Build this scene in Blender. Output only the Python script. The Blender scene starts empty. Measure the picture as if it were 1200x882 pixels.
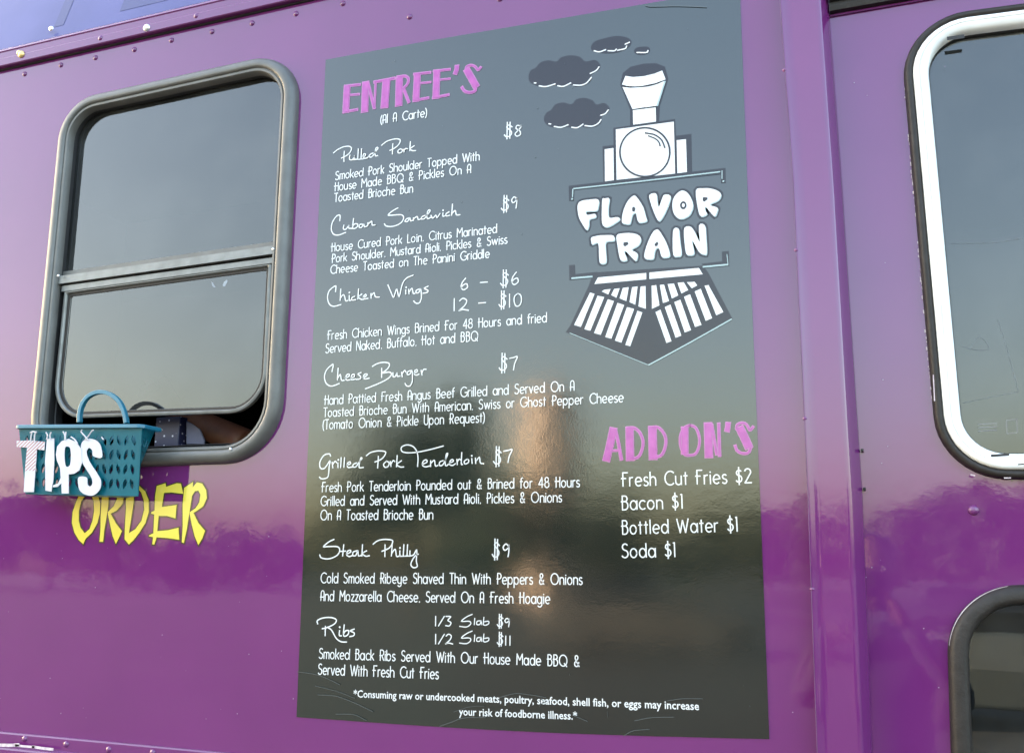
import bpy, bmesh, math, random
from mathutils import Vector, Matrix
from mathutils.geometry import tessellate_polygon
random.seed(7)
scene = bpy.context.scene
COL = scene.collection
R = math.radians

# ------------------------------------------------------------------ camera
# axes of the world expressed in the camera's frame (right, down, forward), from the photograph's vanishing points
FPX = 1185.8
Xc = Vector((3500.0, -209.0, -1186.0)).normalized()
Zc = Vector((41.0, -6041.0, 1186.0)).normalized()
Yc = Zc.cross(Xc).normalized()
Zc = Xc.cross(Yc).normalized()
CAM = Vector((0.0, -1.6, 1.55))
def w_of(v): return Vector((v.dot(Xc), v.dot(Yc), v.dot(Zc)))
cd = bpy.data.cameras.new('camera')
cam = bpy.data.objects.new('camera', cd); COL.objects.link(cam)
rt, up, bk = w_of(Vector((1, 0, 0))), w_of(Vector((0, -1, 0))), w_of(Vector((0, 0, -1)))
cam.matrix_world = Matrix(((rt.x, up.x, bk.x, CAM.x), (rt.y, up.y, bk.y, CAM.y), (rt.z, up.z, bk.z, CAM.z), (0, 0, 0, 1)))
cd.sensor_width = 36.0; cd.lens = 36.0 * FPX / 1200.0
cd.clip_start = 0.02; cd.clip_end = 3000
scene.camera = cam

# ------------------------------------------------------------------ sky, sun, exposure
SUN_EL, SUN_AZ = R(13.5), R(-70.0)
world = bpy.data.worlds.new("World"); scene.world = world; world.use_nodes = True
wn = world.node_tree
sky = wn.nodes.new('ShaderNodeTexSky'); sky.sky_type = 'NISHITA'; sky.sun_disc = False
sky.sun_elevation = SUN_EL; sky.sun_rotation = SUN_AZ
sky.air_density = 1.1; sky.dust_density = 4.5; sky.ozone_density = 0.3
wn.links.new(sky.outputs[0], wn.nodes['Background'].inputs[0])
wn.nodes['Background'].inputs[1].default_value = 0.15
sd = bpy.data.lights.new('sun', 'SUN'); sd.energy = 4.0; sd.angle = R(0.5); sd.color = (1.0, 0.86, 0.7)
so = bpy.data.objects.new('sun', sd); COL.objects.link(so)
sdir = Vector((math.sin(SUN_AZ) * math.cos(SUN_EL), math.cos(SUN_AZ) * math.cos(SUN_EL), math.sin(SUN_EL)))
so.rotation_euler = sdir.to_track_quat('Z', 'Y').to_euler(); so.location = (-6, 2, 8)
scene.view_settings.view_transform = 'Standard'; scene.view_settings.look = 'None'
scene.view_settings.gamma = 1.0; scene.view_settings.exposure = 3.62
scene.render.engine = 'CYCLES'
scene.cycles.max_bounces = 8; scene.cycles.transparent_max_bounces = 16

# ------------------------------------------------------------------ point finders (photo pixel -> a real plane of the truck)
def unp(px, py, y=0.0):
    d = w_of(Vector((px - 600.0, py - 441.0, FPX)))
    return CAM + d * ((y - CAM.y) / d.y)
def mpp(px, py, y=0.0):                      # metres per photo pixel on the plane at y
    return (unp(px + 4, py, y) - unp(px, py, y)).length / 8 + (unp(px, py + 4, y) - unp(px, py, y)).length / 8
def fr(ox, oy, s): return lambda p: (ox + p[0] / s, oy + p[1] / s)
def refl(px, py, dist):                      # where a thing mirrored in the side at this pixel stands
    P = unp(px, py, 0); d = (P - CAM).normalized(); d.y = -d.y
    return P + d * dist

# ------------------------------------------------------------------ materials
def new_mat(name):
    m = bpy.data.materials.new(name); m.use_nodes = True
    return m, m.node_tree, m.node_tree.nodes['Principled BSDF']
def noise(nt, scale, detail=3, coord='Object', stretch=None):
    tc = nt.nodes.new('ShaderNodeTexCoord'); n = nt.nodes.new('ShaderNodeTexNoise')
    n.inputs['Scale'].default_value = scale; n.inputs['Detail'].default_value = detail
    mp = nt.nodes.new('ShaderNodeMapping'); nt.links.new(tc.outputs[coord], mp.inputs[0]); nt.links.new(mp.outputs[0], n.inputs['Vector'])
    if stretch: mp.inputs['Scale'].default_value = stretch
    return n
def bump_chain(nt, specs):
    prev = None
    for sc, st, dist, stretch in specs:
        n = noise(nt, sc, 3, stretch=stretch); b = nt.nodes.new('ShaderNodeBump')
        b.inputs['Strength'].default_value = st; b.inputs['Distance'].default_value = dist
        nt.links.new(n.outputs['Fac'], b.inputs['Height'])
        if prev: nt.links.new(prev.outputs[0], b.inputs['Normal'])
        prev = b
    return prev
def mix_col(nt, n, c0, c1, lo=.35, hi=.65):
    r = nt.nodes.new('ShaderNodeValToRGB'); r.color_ramp.elements[0].color = (*c0, 1); r.color_ramp.elements[1].color = (*c1, 1)
    r.color_ramp.elements[0].position = lo; r.color_ramp.elements[1].position = hi
    nt.links.new(n.outputs['Fac'], r.inputs[0]); return r
def coated(name, c0, c1, rough, coat_rough, bumps, scale=3.0, ior=1.62, base_rough=0.5):
    m, nt, p = new_mat(name)
    r = mix_col(nt, noise(nt, scale, 5), c0, c1); nt.links.new(r.outputs[0], p.inputs['Base Color'])
    p.inputs['Roughness'].default_value = base_rough; p.inputs['Specular IOR Level'].default_value = 0.0
    p.inputs['Coat Weight'].default_value = 1.0; p.inputs['Coat IOR'].default_value = ior
    rr = nt.nodes.new('ShaderNodeMapRange'); n2 = noise(nt, 14, 6)
    rr.inputs['To Min'].default_value = coat_rough * .6; rr.inputs['To Max'].default_value = coat_rough * 1.4
    nt.links.new(n2.outputs['Fac'], rr.inputs[0]); nt.links.new(rr.outputs[0], p.inputs['Coat Roughness'])
    b = bump_chain(nt, bumps); nt.links.new(b.outputs[0], p.inputs['Coat Normal'])
    return m
def plain(name, col, rough=0.5, metal=0.0, c1=None, scale=30, bump=0.0, spec=0.5, coat=0.0):
    m, nt, p = new_mat(name)
    r = mix_col(nt, noise(nt, scale, 5), col, c1 or tuple(v * .8 for v in col)); nt.links.new(r.outputs[0], p.inputs['Base Color'])
    p.inputs['Roughness'].default_value = rough; p.inputs['Metallic'].default_value = metal
    p.inputs['Specular IOR Level'].default_value = spec; p.inputs['Coat Weight'].default_value = coat
    if bump:
        b = bump_chain(nt, [(scale * 4, bump, .002, None)]); nt.links.new(b.outputs[0], p.inputs['Normal'])
    return m
PB = [(5.0, .5, .0009, None), (30.0, .5, .00015, None), (160.0, .4, .00005, None)]
MB_ = [(5.0, .5, .0007, None), (40.0, .5, .00012, (1, 1, 1.6)), (300.0, .5, .00006, None)]
M = {}
M['purple'] = coated('purple_paint', (.130, .020, .117), (.116, .0175, .106), .5, .03, PB)
M['purple2'] = coated('cab_purple_paint', (.128, .0195, .118), (.113, .0165, .108), .5, .035, PB)
M['rail'] = coated('rail_purple_paint', (.130, .020, .117), (.116, .0175, .106), .5, .08, [(4.0, .3, .0003, None)])
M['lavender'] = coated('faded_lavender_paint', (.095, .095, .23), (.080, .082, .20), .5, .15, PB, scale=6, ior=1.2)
M['menu'] = coated('glossy_black_vinyl', (.004, .003, .004), (.008, .013, .011), .5, .085, MB_, scale=1.1, ior=1.76)
M['white'] = coated('white_vinyl_print', (.62, .61, .60), (.58, .575, .57), .5, .10, MB_)
M['ink'] = coated('dark_printed_ink', (.008, .005, .010), (.010, .006, .012), .5, .16, MB_, ior=1.5)
M['grey_ink'] = coated('grey_printed_ink', (.055, .062, .062), (.055, .062, .062), .5, .12, MB_)
M['pale_ink'] = coated('pale_cyan_print', (.28, .36, .36), (.28, .36, .36), .5, .12, MB_)
M['pink'] = coated('pink_printed_ink', (.38, .105, .31), (.35, .09, .28), .5, .12, MB_)
M['magenta'] = coated('magenta_printed_ink', (.28, .022, .22), (.36, .045, .28), .5, .12, MB_, scale=60)
M['yellow'] = coated('yellow_sign_paint', (.66, .52, .06), (.62, .51, .07), .5, .10, PB, scale=20)
M['olive'] = coated('dark_olive_outline_paint', (.05, .035, .02), (.06, .04, .02), .5, .1, PB)
M['aluminium'] = plain('weathered_aluminium', (.092, .088, .082), .45, .0, (.066, .063, .058), 25, .15, .7)
M['steel'] = plain('dull_metal_sash', (.17, .17, .165), .35, .2, (.12, .12, .115), 40, .1, .7)
M['rubber'] = plain('brown_black_rubber', (.017, .013, .011), .5, 0, (.024, .019, .017), 60, .3, .3)
M['dark'] = plain('dark_sealant', (.012, .011, .012), .6)
M['chrome'] = plain('chrome_sky_white', (.80, .80, .79), .22, 0, (.70, .70, .69), 12, .05, .8, .6)  # chrome trim; its bright sky reflection is put into the white base colour
M['chip_glare'] = plain('pale_chip_and_glare', (.65, .55, .55), .6, 0, (.4, .3, .35), 80)  # chipped paint, and also the painted glare and gasket highlight
M['worn'] = plain('rubbed_lilac_edge', (.14, .06, .14), .6, 0, (.08, .02, .08), 9)
M['interior'] = plain('dim_interior_lining', (.025, .023, .022), .8)
M['brass'] = plain('yellow_brass_screw', (.75, .55, .22), .35, .6)
M['zinc'] = plain('bright_zinc_screw', (.75, .75, .75), .3, .7)
M['teal'] = None
def teal_mat():
    m, nt, p = new_mat('translucent_teal_plastic')
    r = mix_col(nt, noise(nt, 18, 3), (.002, .125, .165), (.002, .102, .14)); nt.links.new(r.outputs[0], p.inputs['Base Color'])
    p.inputs['Roughness'].default_value = .3; p.inputs['Specular IOR Level'].default_value = .25
    tr = nt.nodes.new('ShaderNodeBsdfTranslucent'); tr.inputs[0].default_value = (.005, .25, .38, 1)
    mx = nt.nodes.new('ShaderNodeMixShader'); mx.inputs[0].default_value = .25
    nt.links.new(p.outputs[0], mx.inputs[1]); nt.links.new(tr.outputs[0], mx.inputs[2])
    nt.links.new(mx.outputs[0], nt.nodes['Material Output'].inputs[0]); return m
M['teal'] = teal_mat()
M['teal_rim'] = plain('light_teal_plastic', (.015, .135, .21), .3, 0, (.013, .12, .19), 20)
M['card'] = plain('white_card', (.56, .53, .56), .8, 0, (.50, .48, .52), 30)
M['stripe'] = plain('red_stripe_ink', (.40, .09, .07), .8)
M['skin'] = plain('brown_skin', (.22, .085, .045), .45, 0, (.17, .062, .034), 40, .2)
M['skin2'] = plain('tan_skin', (.12, .065, .045), .6, 0, (.10, .055, .035), 40, .2)
M['shirt'] = plain('dark_shirt', (.02, .02, .025), .9, 0, None, 60, .4)
M['jeans'] = plain('blue_jeans', (.03, .05, .10), .9, 0, None, 90, .4)
M['hair'] = plain('dark_hair', (.015, .01, .008), .6)
M['navy'] = None
def navy_mat():
    m, nt, p = new_mat('speckled_navy_card')
    tc = nt.nodes.new('ShaderNodeTexCoord'); v = nt.nodes.new('ShaderNodeTexVoronoi'); v.inputs['Scale'].default_value = 90
    nt.links.new(tc.outputs['Object'], v.inputs['Vector'])
    r = nt.nodes.new('ShaderNodeValToRGB'); r.color_ramp.elements[0].color = (.5, .5, .6, 1); r.color_ramp.elements[1].color = (.010, .012, .045, 1)
    r.color_ramp.elements[0].position = .10; r.color_ramp.elements[1].position = .22
    nt.links.new(v.outputs['Distance'], r.inputs[0]); nt.links.new(r.outputs[0], p.inputs['Base Color']); p.inputs['Roughness'].default_value = .5
    return m
M['navy'] = navy_mat()
M['paper'] = plain('pale_paper', (.10, .10, .15), .8)
def glass_mat(name, tint, smudge=.03, ior=1.52, refl_gain=1.6):
    m, nt, p = new_mat(name); nt.nodes.remove(p)
    f = nt.nodes.new('ShaderNodeFresnel'); f.inputs[0].default_value = ior
    g = nt.nodes.new('ShaderNodeBsdfGlossy'); g.inputs['Roughness'].default_value = smudge; g.inputs[0].default_value = (.97, .98, 1, 1)
    t = nt.nodes.new('ShaderNodeBsdfTransparent'); t.inputs[0].default_value = (*tint, 1)
    mu = nt.nodes.new('ShaderNodeMath'); mu.operation = 'MULTIPLY'; mu.inputs[1].default_value = refl_gain; mu.use_clamp = True
    mx = nt.nodes.new('ShaderNodeMixShader')
    geo = nt.nodes.new('ShaderNodeNewGeometry'); inv = nt.nodes.new('ShaderNodeMath'); inv.operation = 'SUBTRACT'; inv.inputs[0].default_value = 1.0
    fb = nt.nodes.new('ShaderNodeMath'); fb.operation = 'MULTIPLY'; nt.links.new(geo.outputs['Backfacing'], inv.inputs[1])
    nt.links.new(f.outputs[0], mu.inputs[0]); nt.links.new(mu.outputs[0], fb.inputs[0]); nt.links.new(inv.outputs[0], fb.inputs[1]); nt.links.new(fb.outputs[0], mx.inputs[0])
    nt.links.new(t.outputs[0], mx.inputs[1]); nt.links.new(g.outputs[0], mx.inputs[2])
    # a thin dusty film
    d = nt.nodes.new('ShaderNodeBsdfDiffuse'); d.inputs[0].default_value = (.5, .5, .48, 1)
    n = noise(nt, 7, 8); mr = nt.nodes.new('ShaderNodeMapRange'); mr.inputs['From Min'].default_value = .45; mr.inputs['From Max'].default_value = .8
    mr.inputs['To Min'].default_value = .01; mr.inputs['To Max'].default_value = .06
    nt.links.new(n.outputs['Fac'], mr.inputs[0]); m2 = nt.nodes.new('ShaderNodeMixShader')
    nt.links.new(mr.outputs[0], m2.inputs[0]); nt.links.new(mx.outputs[0], m2.inputs[1]); nt.links.new(d.outputs[0], m2.inputs[2])
    nt.links.new(m2.outputs[0], nt.nodes['Material Output'].inputs[0])
    b = bump_chain(nt, [(3.0, .4, .0006, None)]); nt.links.new(b.outputs[0], g.inputs['Normal'])
    return m
M['glass'] = glass_mat('tinted_window_glass', (.35, .36, .38))
M['glass_clear'] = glass_mat('clear_window_glass', (.30, .34, .33), .01, 1.5, 2.0)

# ------------------------------------------------------------------ building blocks
def tag(o, label=None, cat=None, group=None, kind=None):
    if label: o['label'] = label
    if cat: o['category'] = cat
    if group: o['group'] = group
    if kind: o['kind'] = kind
    return o
def empty(name, loc, label=None, cat=None, group=None):
    o = bpy.data.objects.new(name, None); COL.objects.link(o); o.location = loc; o.empty_display_size = .1
    o.matrix_world = Matrix.Translation(Vector(loc))
    return tag(o, label, cat, group)
ORG = {}
class MB:
    """collects world-space faces; build() links them as ONE mesh object"""
    def __init__(s): s.v = []; s.f = []; s.mi = []; s.cur = 0
    def add(s, vs, fs):
        n = len(s.v); s.v += [Vector(v) for v in vs]
        for f in fs: s.f.append([n + i for i in f]); s.mi.append(s.cur)
    def box(s, lo, hi):
        x0, y0, z0 = lo; x1, y1, z1 = hi
        s.add([(x0, y0, z0), (x1, y0, z0), (x1, y1, z0), (x0, y1, z0), (x0, y0, z1), (x1, y0, z1), (x1, y1, z1), (x0, y1, z1)],
              [(0, 3, 2, 1), (4, 5, 6, 7), (0, 1, 5, 4), (1, 2, 6, 5), (2, 3, 7, 6), (3, 0, 4, 7)])
    def tube(s, pts, r, n=8, closed=False, caps=True):
        pts = [Vector(p) for p in pts]; N = len(pts); rings = []
        rr = r if isinstance(r, (list, tuple)) else [r] * N
        t0 = (pts[1] - pts[0]).normalized(); a = t0.orthogonal().normalized()
        for i, p in enumerate(pts):
            if closed: t = (pts[(i + 1) % N] - pts[i - 1]).normalized()
            else: t = (pts[min(i + 1, N - 1)] - pts[max(i - 1, 0)]).normalized()
            a = (a - t * a.dot(t)).normalized(); b = t.cross(a)
            rings.append([p + (a * math.cos(2 * math.pi * k / n) + b * math.sin(2 * math.pi * k / n)) * rr[i] for k in range(n)])
        vs = [v for q in rings for v in q]; fs = []
        for i in range(N if closed else N - 1):
            j = (i + 1) % N
            for k in range(n): fs.append((i * n + k, i * n + (k + 1) % n, j * n + (k + 1) % n, j * n + k))
        if not closed and caps: fs += [tuple(range(n - 1, -1, -1)), tuple(range((N - 1) * n, N * n))]
        s.add(vs, fs)
    def build(s, name, mat, parent=None, smooth=False, bevel=0, recentre=True):
        me = bpy.data.meshes.new(name)
        c = Vector((0, 0, 0))
        if recentre and s.v:
            lo = Vector([min(v[i] for v in s.v) for i in range(3)]); hi = Vector([max(v[i] for v in s.v) for i in range(3)]); c = (lo + hi) / 2
            if parent is None: c.z = lo.z
        me.from_pydata([v - c for v in s.v], [], s.f)
        mats = mat if isinstance(mat, (list, tuple)) else [mat]
        for m in mats: me.materials.append(m)
        if len(mats) > 1: me.polygons.foreach_set('material_index', s.mi)
        me.update(); me.validate()
        if smooth: me.polygons.foreach_set('use_smooth', [True] * len(me.polygons))
        o = bpy.data.objects.new(name, me); COL.objects.link(o)
        o.location = c; ORG[o.name] = c
        if parent is not None:
            o.parent = parent; base = ORG.get(parent.name, Vector(parent.location) if parent.parent is None else Vector((0, 0, 0)))
            o.location = c - base
        if bevel:
            md = o.modifiers.new('bevel', 'BEVEL'); md.width = bevel; md.segments = 2; md.limit_method = 'ANGLE'
        return o
def cr(pts, n=6, closed=False):              # Catmull-Rom through the points
    P = [Vector(p) for p in pts]; N = len(P)
    if N < 3: return P
    out = []
    for i in range(N if closed else N - 1):
        p1, p2 = P[i], P[(i + 1) % N]
        p0 = P[i - 1] if (closed or i > 0) else p1 * 2 - p2
        p3 = P[(i + 2) % N] if (closed or i < N - 2) else p2 * 2 - p1
        for k in range(n):
            t = k / n
            out.append(.5 * ((2 * p1) + (p2 - p0) * t + (2 * p0 - 5 * p1 + 4 * p2 - p3) * t * t + (3 * p1 - p0 - 3 * p2 + p3) * t ** 3))
    if not closed: out.append(P[-1])
    return out
def ribbon(mb, pts, w, y, closed=False, taper=None):
    """flat printed stroke: pts are (X, Z) points on the side, w metres wide, lying at depth y"""
    Q = []
    for p in pts:
        p = Vector((p[0], p[1]))
        if not Q or (p - Q[-1]).length > 1e-5: Q.append(p)
    if closed and (Q[0] - Q[-1]).length < 1e-5: Q.pop()
    N = len(Q)
    if N == 0: return
    if N == 1 or (N == 2 and (Q[1] - Q[0]).length < w * .3):
        c = Q[0]; k = 8
        mb.add([(c.x + w * .6 * math.cos(2 * math.pi * i / k), y, c.y + w * .6 * math.sin(2 * math.pi * i / k)) for i in range(k)], [tuple(range(k))]); return
    vs = []
    for i in range(N):
        a = Q[i] - Q[i - 1] if (i > 0 or closed) else Q[1] - Q[0]
        b = Q[(i + 1) % N] - Q[i] if (i < N - 1 or closed) else Q[-1] - Q[-2]
        a = a.normalized(); b = b.normalized(); t = a + b
        if t.length < .2: t = Vector((-a.y, a.x)) * .2 + a * .1
        t.normalize(); nrm = Vector((-t.y, t.x)); k = 1.0 / max(.6, abs(nrm.dot(Vector((-a.y, a.x)))))
        hw = w / 2
        if taper: hw *= taper(i / (N - 1))
        p = Q[i]
        if not closed and i == 0: p = p - a * w * .25
        if not closed and i == N - 1: p = p + b * w * .25
        vs += [(p.x + nrm.x * hw * k, y, p.y + nrm.y * hw * k), (p.x - nrm.x * hw * k, y, p.y - nrm.y * hw * k)]
    fs = [(2 * i, 2 * i + 1, (2 * i + 3) % (2 * N), (2 * i + 2) % (2 * N)) for i in range(N if closed else N - 1)]
    fs = [(f[0], f[1], f[2], f[3]) for f in fs]
    mb.add(vs, fs)
def poly(mb, pts, y, holes=(), thick=0.0):
    """flat filled outline in (X, Z) at depth y; thick > 0 gives it an edge going back towards the truck"""
    loops = [[Vector((p[0], p[1], 0)) for p in pts]] + [[Vector((p[0], p[1], 0)) for p in h] for h in holes]
    tris = tessellate_polygon(loops); flat = [p for l in loops for p in l]
    fs = []
    for a, b, c in tris:
        A, B, Cc = flat[a], flat[b], flat[c]
        if (B - A).cross(Cc - A).z < 0: a, b, c = a, c, b
        fs.append((a, b, c))
    mb.add([(p.x, y, p.y) for p in flat], fs)
    if thick:
        mb.add([(p.x, y + thick, p.y) for p in flat], [(c, b, a) for a, b, c in fs])
        o = 0
        for l in loops:
            n = len(l); vs = [(p.x, y, p.y) for p in l] + [(p.x, y + thick, p.y) for p in l]
            mb.add(vs, [(i, i + n, (i + 1) % n + n, (i + 1) % n) for i in range(n)])
def S(px, py, y=0.0):
    p = unp(px, py, y); return (p.x, p.z)
def tr(pts, F=None, y=0.0):                  # traced points -> (X, Z) on the plane y
    return [S(*(F(p) if F else p), y) for p in pts]

# depths of the flat layers in front of the side (y = 0)
Y_MENU = -0.0010
LAY = lambda k: Y_MENU - 0.0004 - 0.00018 * k

# ------------------------------------------------------------------ ground
def ground_mat():
    m, nt, p = new_mat('parking_lot_asphalt')
    r = mix_col(nt, noise(nt, .5, 8), (.013, .014, .012), (.022, .023, .019)); nt.links.new(r.outputs[0], p.inputs['Base Color'])
    p.inputs['Roughness'].default_value = .85
    b = bump_chain(nt, [(60, .6, .01, None)]); nt.links.new(b.outputs[0], p.inputs['Normal']); return m
g = MB(); g.add([(-900, -900, 0), (900, -900, 0), (900, 900, 0), (-900, 900, 0)], [(0, 1, 2, 3)])
tag(g.build('ground', ground_mat(), recentre=False), 'grey asphalt parking lot around the truck', kind='structure')

# ------------------------------------------------------------------ the truck
truck = empty('food_truck', (0, .8, 0), 'purple food truck side with serving window, riveted rail and cab door', 'food truck')
XL, XR, ZB = -3.2, 1.9, .45
def quad_from_lines(top, right, bottom, left):
    """four photo lines given as point pairs -> four corners TL, TR, BR, BL on the side (X, Z)"""
    L = [(Vector(S(*a)), Vector(S(*b))) for a, b in (top, right, bottom, left)]
    def inter(l, m):
        (a, b), (c, d) = l, m; r = b - a; s = d - c; t = ((c - a).x * s.y - (c - a).y * s.x) / (r.x * s.y - r.y * s.x); return a + r * t
    return [inter(L[0], L[3]), inter(L[0], L[1]), inter(L[2], L[1]), inter(L[2], L[3])]
def inset(q, d):
    n = len(q); out = []
    for i in range(n):
        a, b, c = q[i - 1], q[i], q[(i + 1) % n]
        u = (b - a).normalized(); v = (c - b).normalized()
        nu = Vector((u.y, -u.x)); nv = Vector((v.y, -v.x))     # clockwise quad: inward normals
        p1 = a + nu * d; p2 = c + nv * d
        r, s = u, v; w = p2 - p1
        t = (w.x * s.y - w.y * s.x) / (r.x * s.y - r.y * s.x); out.append(p1 + u * t)
    return out
def rounded(q, rads, n=10):
    out = []
    for i in range(4):
        a, b, c = q[i - 1], q[i], q[(i + 1) % 4]; r = rads[i]
        u = (a - b).normalized(); v = (c - b).normalized(); ang = math.acos(max(-1, min(1, u.dot(v))))
        t = r / math.tan(ang / 2); bis = (u + v).normalized(); cen = b + bis * (r / math.sin(ang / 2))
        s0 = b + u * t - cen; s1 = b + v * t - cen
        a0 = math.atan2(s0.y, s0.x); a1 = math.atan2(s1.y, s1.x); da = (a1 - a0 + math.pi) % (2 * math.pi) - math.pi
        out += [cen + Vector((math.cos(a0 + da * k / n), math.sin(a0 + da * k / n))) * r for k in range(n + 1)]
    return out
def ring(mb, q, rads, prof, n=10):
    """sweep a profile (inset, depth y) round a rounded four-sided opening"""
    loops = []
    for d, y in prof:
        loops.append([(p.x, y, p.y) for p in rounded(inset(q, d), [max(.004, r - d) for r in rads], n)])
    m = len(loops[0]); vs = [v for l in loops for v in l]; fs = []
    for i in range(len(loops) - 1):
        for k in range(m): fs.append((i * m + k, i * m + (k + 1) % m, (i + 1) * m + (k + 1) % m, (i + 1) * m + k))
    mb.add(vs, [f[::-1] for f in fs])

QW = quad_from_lines(((180, 98.9), (283, 75.9)), ((350.3, 116), (334, 436)), ((176, 546), (263, 543.2)), ((71.6, 179), (41.0, 494)))
RW = [.095, .098, .115, .11]
QD = quad_from_lines(((1117.7, 18.6), (1200, 7.6)), ((1330, 200), (1345, 500)), ((1157, 560.8), (1200, 561.2)), ((1060, 96), (1093.8, 478)))
RD = [.095, .095, .095, .095]
QL = quad_from_lines(((1185.8, 685.2), (1240, 686.5)), ((1345, 760), (1350, 860)), ((1130, 1010), (1200, 1014)), ((1111.3, 766), (1115, 882)))
RL = [.10, .10, .10, .10]
# rail line (its upper edge, its foot) and the column
railA, railB = Vector(S(0, 86)), Vector(S(380, 0))
rs = (railB.y - railA.y) / (railB.x - railA.x)
def railz(x): return railA.y + (x - railA.x) * rs
colL = [Vector(S(914, 0)), Vector(S(930, 220)), Vector(S(947, 580)), Vector(S(958, 882))]
colR = [Vector(S(971, 0)), Vector(S(987.5, 220)), Vector(S(1011, 580)), Vector(S(1023, 882))]
XM = (S(950, 440)[0] + S(1000, 440)[0]) / 2
# side skins: front sheet with openings, 3 mm back lip so the edge has thickness
mb = MB(); hw_ = rounded(inset(QW, .012), [r - .012 for r in RW])
zt = railz(XM) + .02
poly(mb, [(XL, ZB), (XM, ZB), (XM, railz(XM) + .02), (XL, railz(XL) + .02)], 0.0, [hw_], thick=.03)
mb.build('side_panel', M['purple'], truck)
mb = MB(); zt2 = 2.75
poly(mb, [(XM + .001, ZB), (XR, ZB), (XR, zt2), (XM + .001, zt2)], 0.0,
     [rounded(inset(QD, .012), [.083] * 4), rounded(inset(QL, .012), [.088] * 4)], thick=.03)
mb.build('cab_panel', M['purple2'], truck)
# the closed body behind
mb = MB()
mb.box((XL, .031, ZB - .02), (XR, 2.1, ZB)); mb.box((XM, .031, 2.74), (XR, 2.1, 2.78)); mb.add([(XL, .549, railz(XL) + .536), (XM, .549, railz(XM) + .536), (XM, 2.12, railz(XM) + .56), (XL, 2.12, railz(XL) + .56)], [(0, 1, 2, 3)]); mb.box((XM - .004, .034, 2.741), (XM + .03, 2.099, 3.4)); mb.box((XL, 2.1, ZB - .02), (XR, 2.14, 2.78))
mb.box((XL - .04, .0, ZB - .02), (XL - .001, 2.14, 3.4)); mb.box((XL, 2.1, 2.781), (XM, 2.14, 3.4)); mb.box((XR + .001, .0, ZB - .02), (XR + .04, 2.14, 2.78))
mb.box((XM - .01, .033, ZB), (XM + .02, 2.1, 2.74))
mb.build('body_shell', M['interior'], truck)
mb = MB(); cz = unp(200, 560).z - .0
mb.box((XL + .3, .036, cz - .03), (XM - .1, .55, cz)); mb.build('counter', M['steel'], truck)

# coving above the rail, leaning back
mb = MB(); xs = [XL, XM + .0]
n = 24
for i in range(n):
    pass
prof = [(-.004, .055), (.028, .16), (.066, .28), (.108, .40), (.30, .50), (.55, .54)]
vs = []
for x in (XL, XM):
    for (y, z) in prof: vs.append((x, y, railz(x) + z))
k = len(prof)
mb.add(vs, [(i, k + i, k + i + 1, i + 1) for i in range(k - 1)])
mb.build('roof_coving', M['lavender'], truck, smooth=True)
STREAK = coated('grey_streak', (.080, .083, .185), (.070, .074, .165), .5, .2, PB, ior=1.2)  # slightly greyer vertical strips on the coving
for px0, px1 in ((60, 71), (136, 192)):
    a = unp(px0, 40, .0).x; b = unp(px1, 40, .0).x; mb = MB()
    for i in range(0, 2):
        y0, z0 = prof[i]; y1, z1 = prof[i + 1]
        if i == 0: y0 += (y1 - y0) * .3; z0 += (z1 - z0) * .3
        mb.add([(a, y0 - .0006, railz(a) + z0 + .0003), (b, y0 - .0006, railz(b) + z0 + .0003), (b, y1 - .0006, railz(b) + z1 + .0003), (a, y1 - .0006, railz(a) + z1 + .0003)], [(0, 1, 2, 3)])
    mb.build('coving_streak', STREAK, truck)

# drip rail: a stepped profile swept along the top of the side
def sweep(mb, x0, x1, zf, prof):
    vs = []
    for x in (x0, x1):
        for (y, z) in prof: vs.append((x, y, zf(x) + z))
    k = len(prof); mb.add(vs, [(k + i, k + i + 1, i + 1, i) for i in range(k - 1)])
    mb.add([vs[i] for i in range(k)], [tuple(range(k))]); mb.add([vs[k + i] for i in range(k)], [tuple(range(k - 1, -1, -1))])
mb = MB()
sweep(mb, XL, colL[0].x - .004, railz, [(.0, .006), (-.0125, .0065), (-.0145, .0085), (-.0145, .024), (-.0130, .0262), (-.0130, .040), (-.0150, .0425), (-.0135, .047), (-.006, .053), (.000, .058), (.004, .058)])
mb.build('drip_rail', M['rail'], truck)
mb = MB()
sweep(mb, XL, colL[0].x - .004, lambda x: railz(x) + .0025, [(.0005, .0), (-.004, .001), (-.004, .0035), (.0005, .0038)])
mb.build('rail_sealant', M['dark'], truck)

# rivets: domed heads
dome = bpy.data.meshes.new('rivet'); bm = bmesh.new()
bmesh.ops.create_uvsphere(bm, u_segments=12, v_segments=8, radius=1.0)
bmesh.ops.delete(bm, geom=[v for v in bm.verts if v.co.z < -.05], context='VERTS')
for v in bm.verts: v.co = Vector((v.co.x, -v.co.z * .62, v.co.y))
bmesh.ops.reverse_faces(bm, faces=bm.faces)
bmesh.ops.recalc_face_normals(bm, faces=bm.faces)
bm.to_mesh(dome); bm.free(); dome.polygons.foreach_set('use_smooth', [True] * len(dome.polygons)); dome.materials.append(M['purple'])
def rivet(px, py, r=.0058, y=0.0, mat=None, name='rivet', label=None, parent=truck):
    me = dome
    if mat:
        key = name + mat.name
        me = bpy.data.meshes.get(key) or dome.copy(); me.name = key; me.materials.clear(); me.materials.append(mat)
    p = unp(px, py, y); o = bpy.data.objects.new(name, me); COL.objects.link(o); o.parent = parent
    o.location = p - Vector(parent.location); o.scale = (r, r, r)
    if label: o['label'] = label
    return o
for p in ((29, 87), (71.5, 76.5), (112, 68), (157.5, 58.5), (201, 47.5), (248.5, 37.5), (295.5, 27.5), (347, 16.5), (402, 4.5), (480, 20), (586, -1)): rivet(*p)
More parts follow.
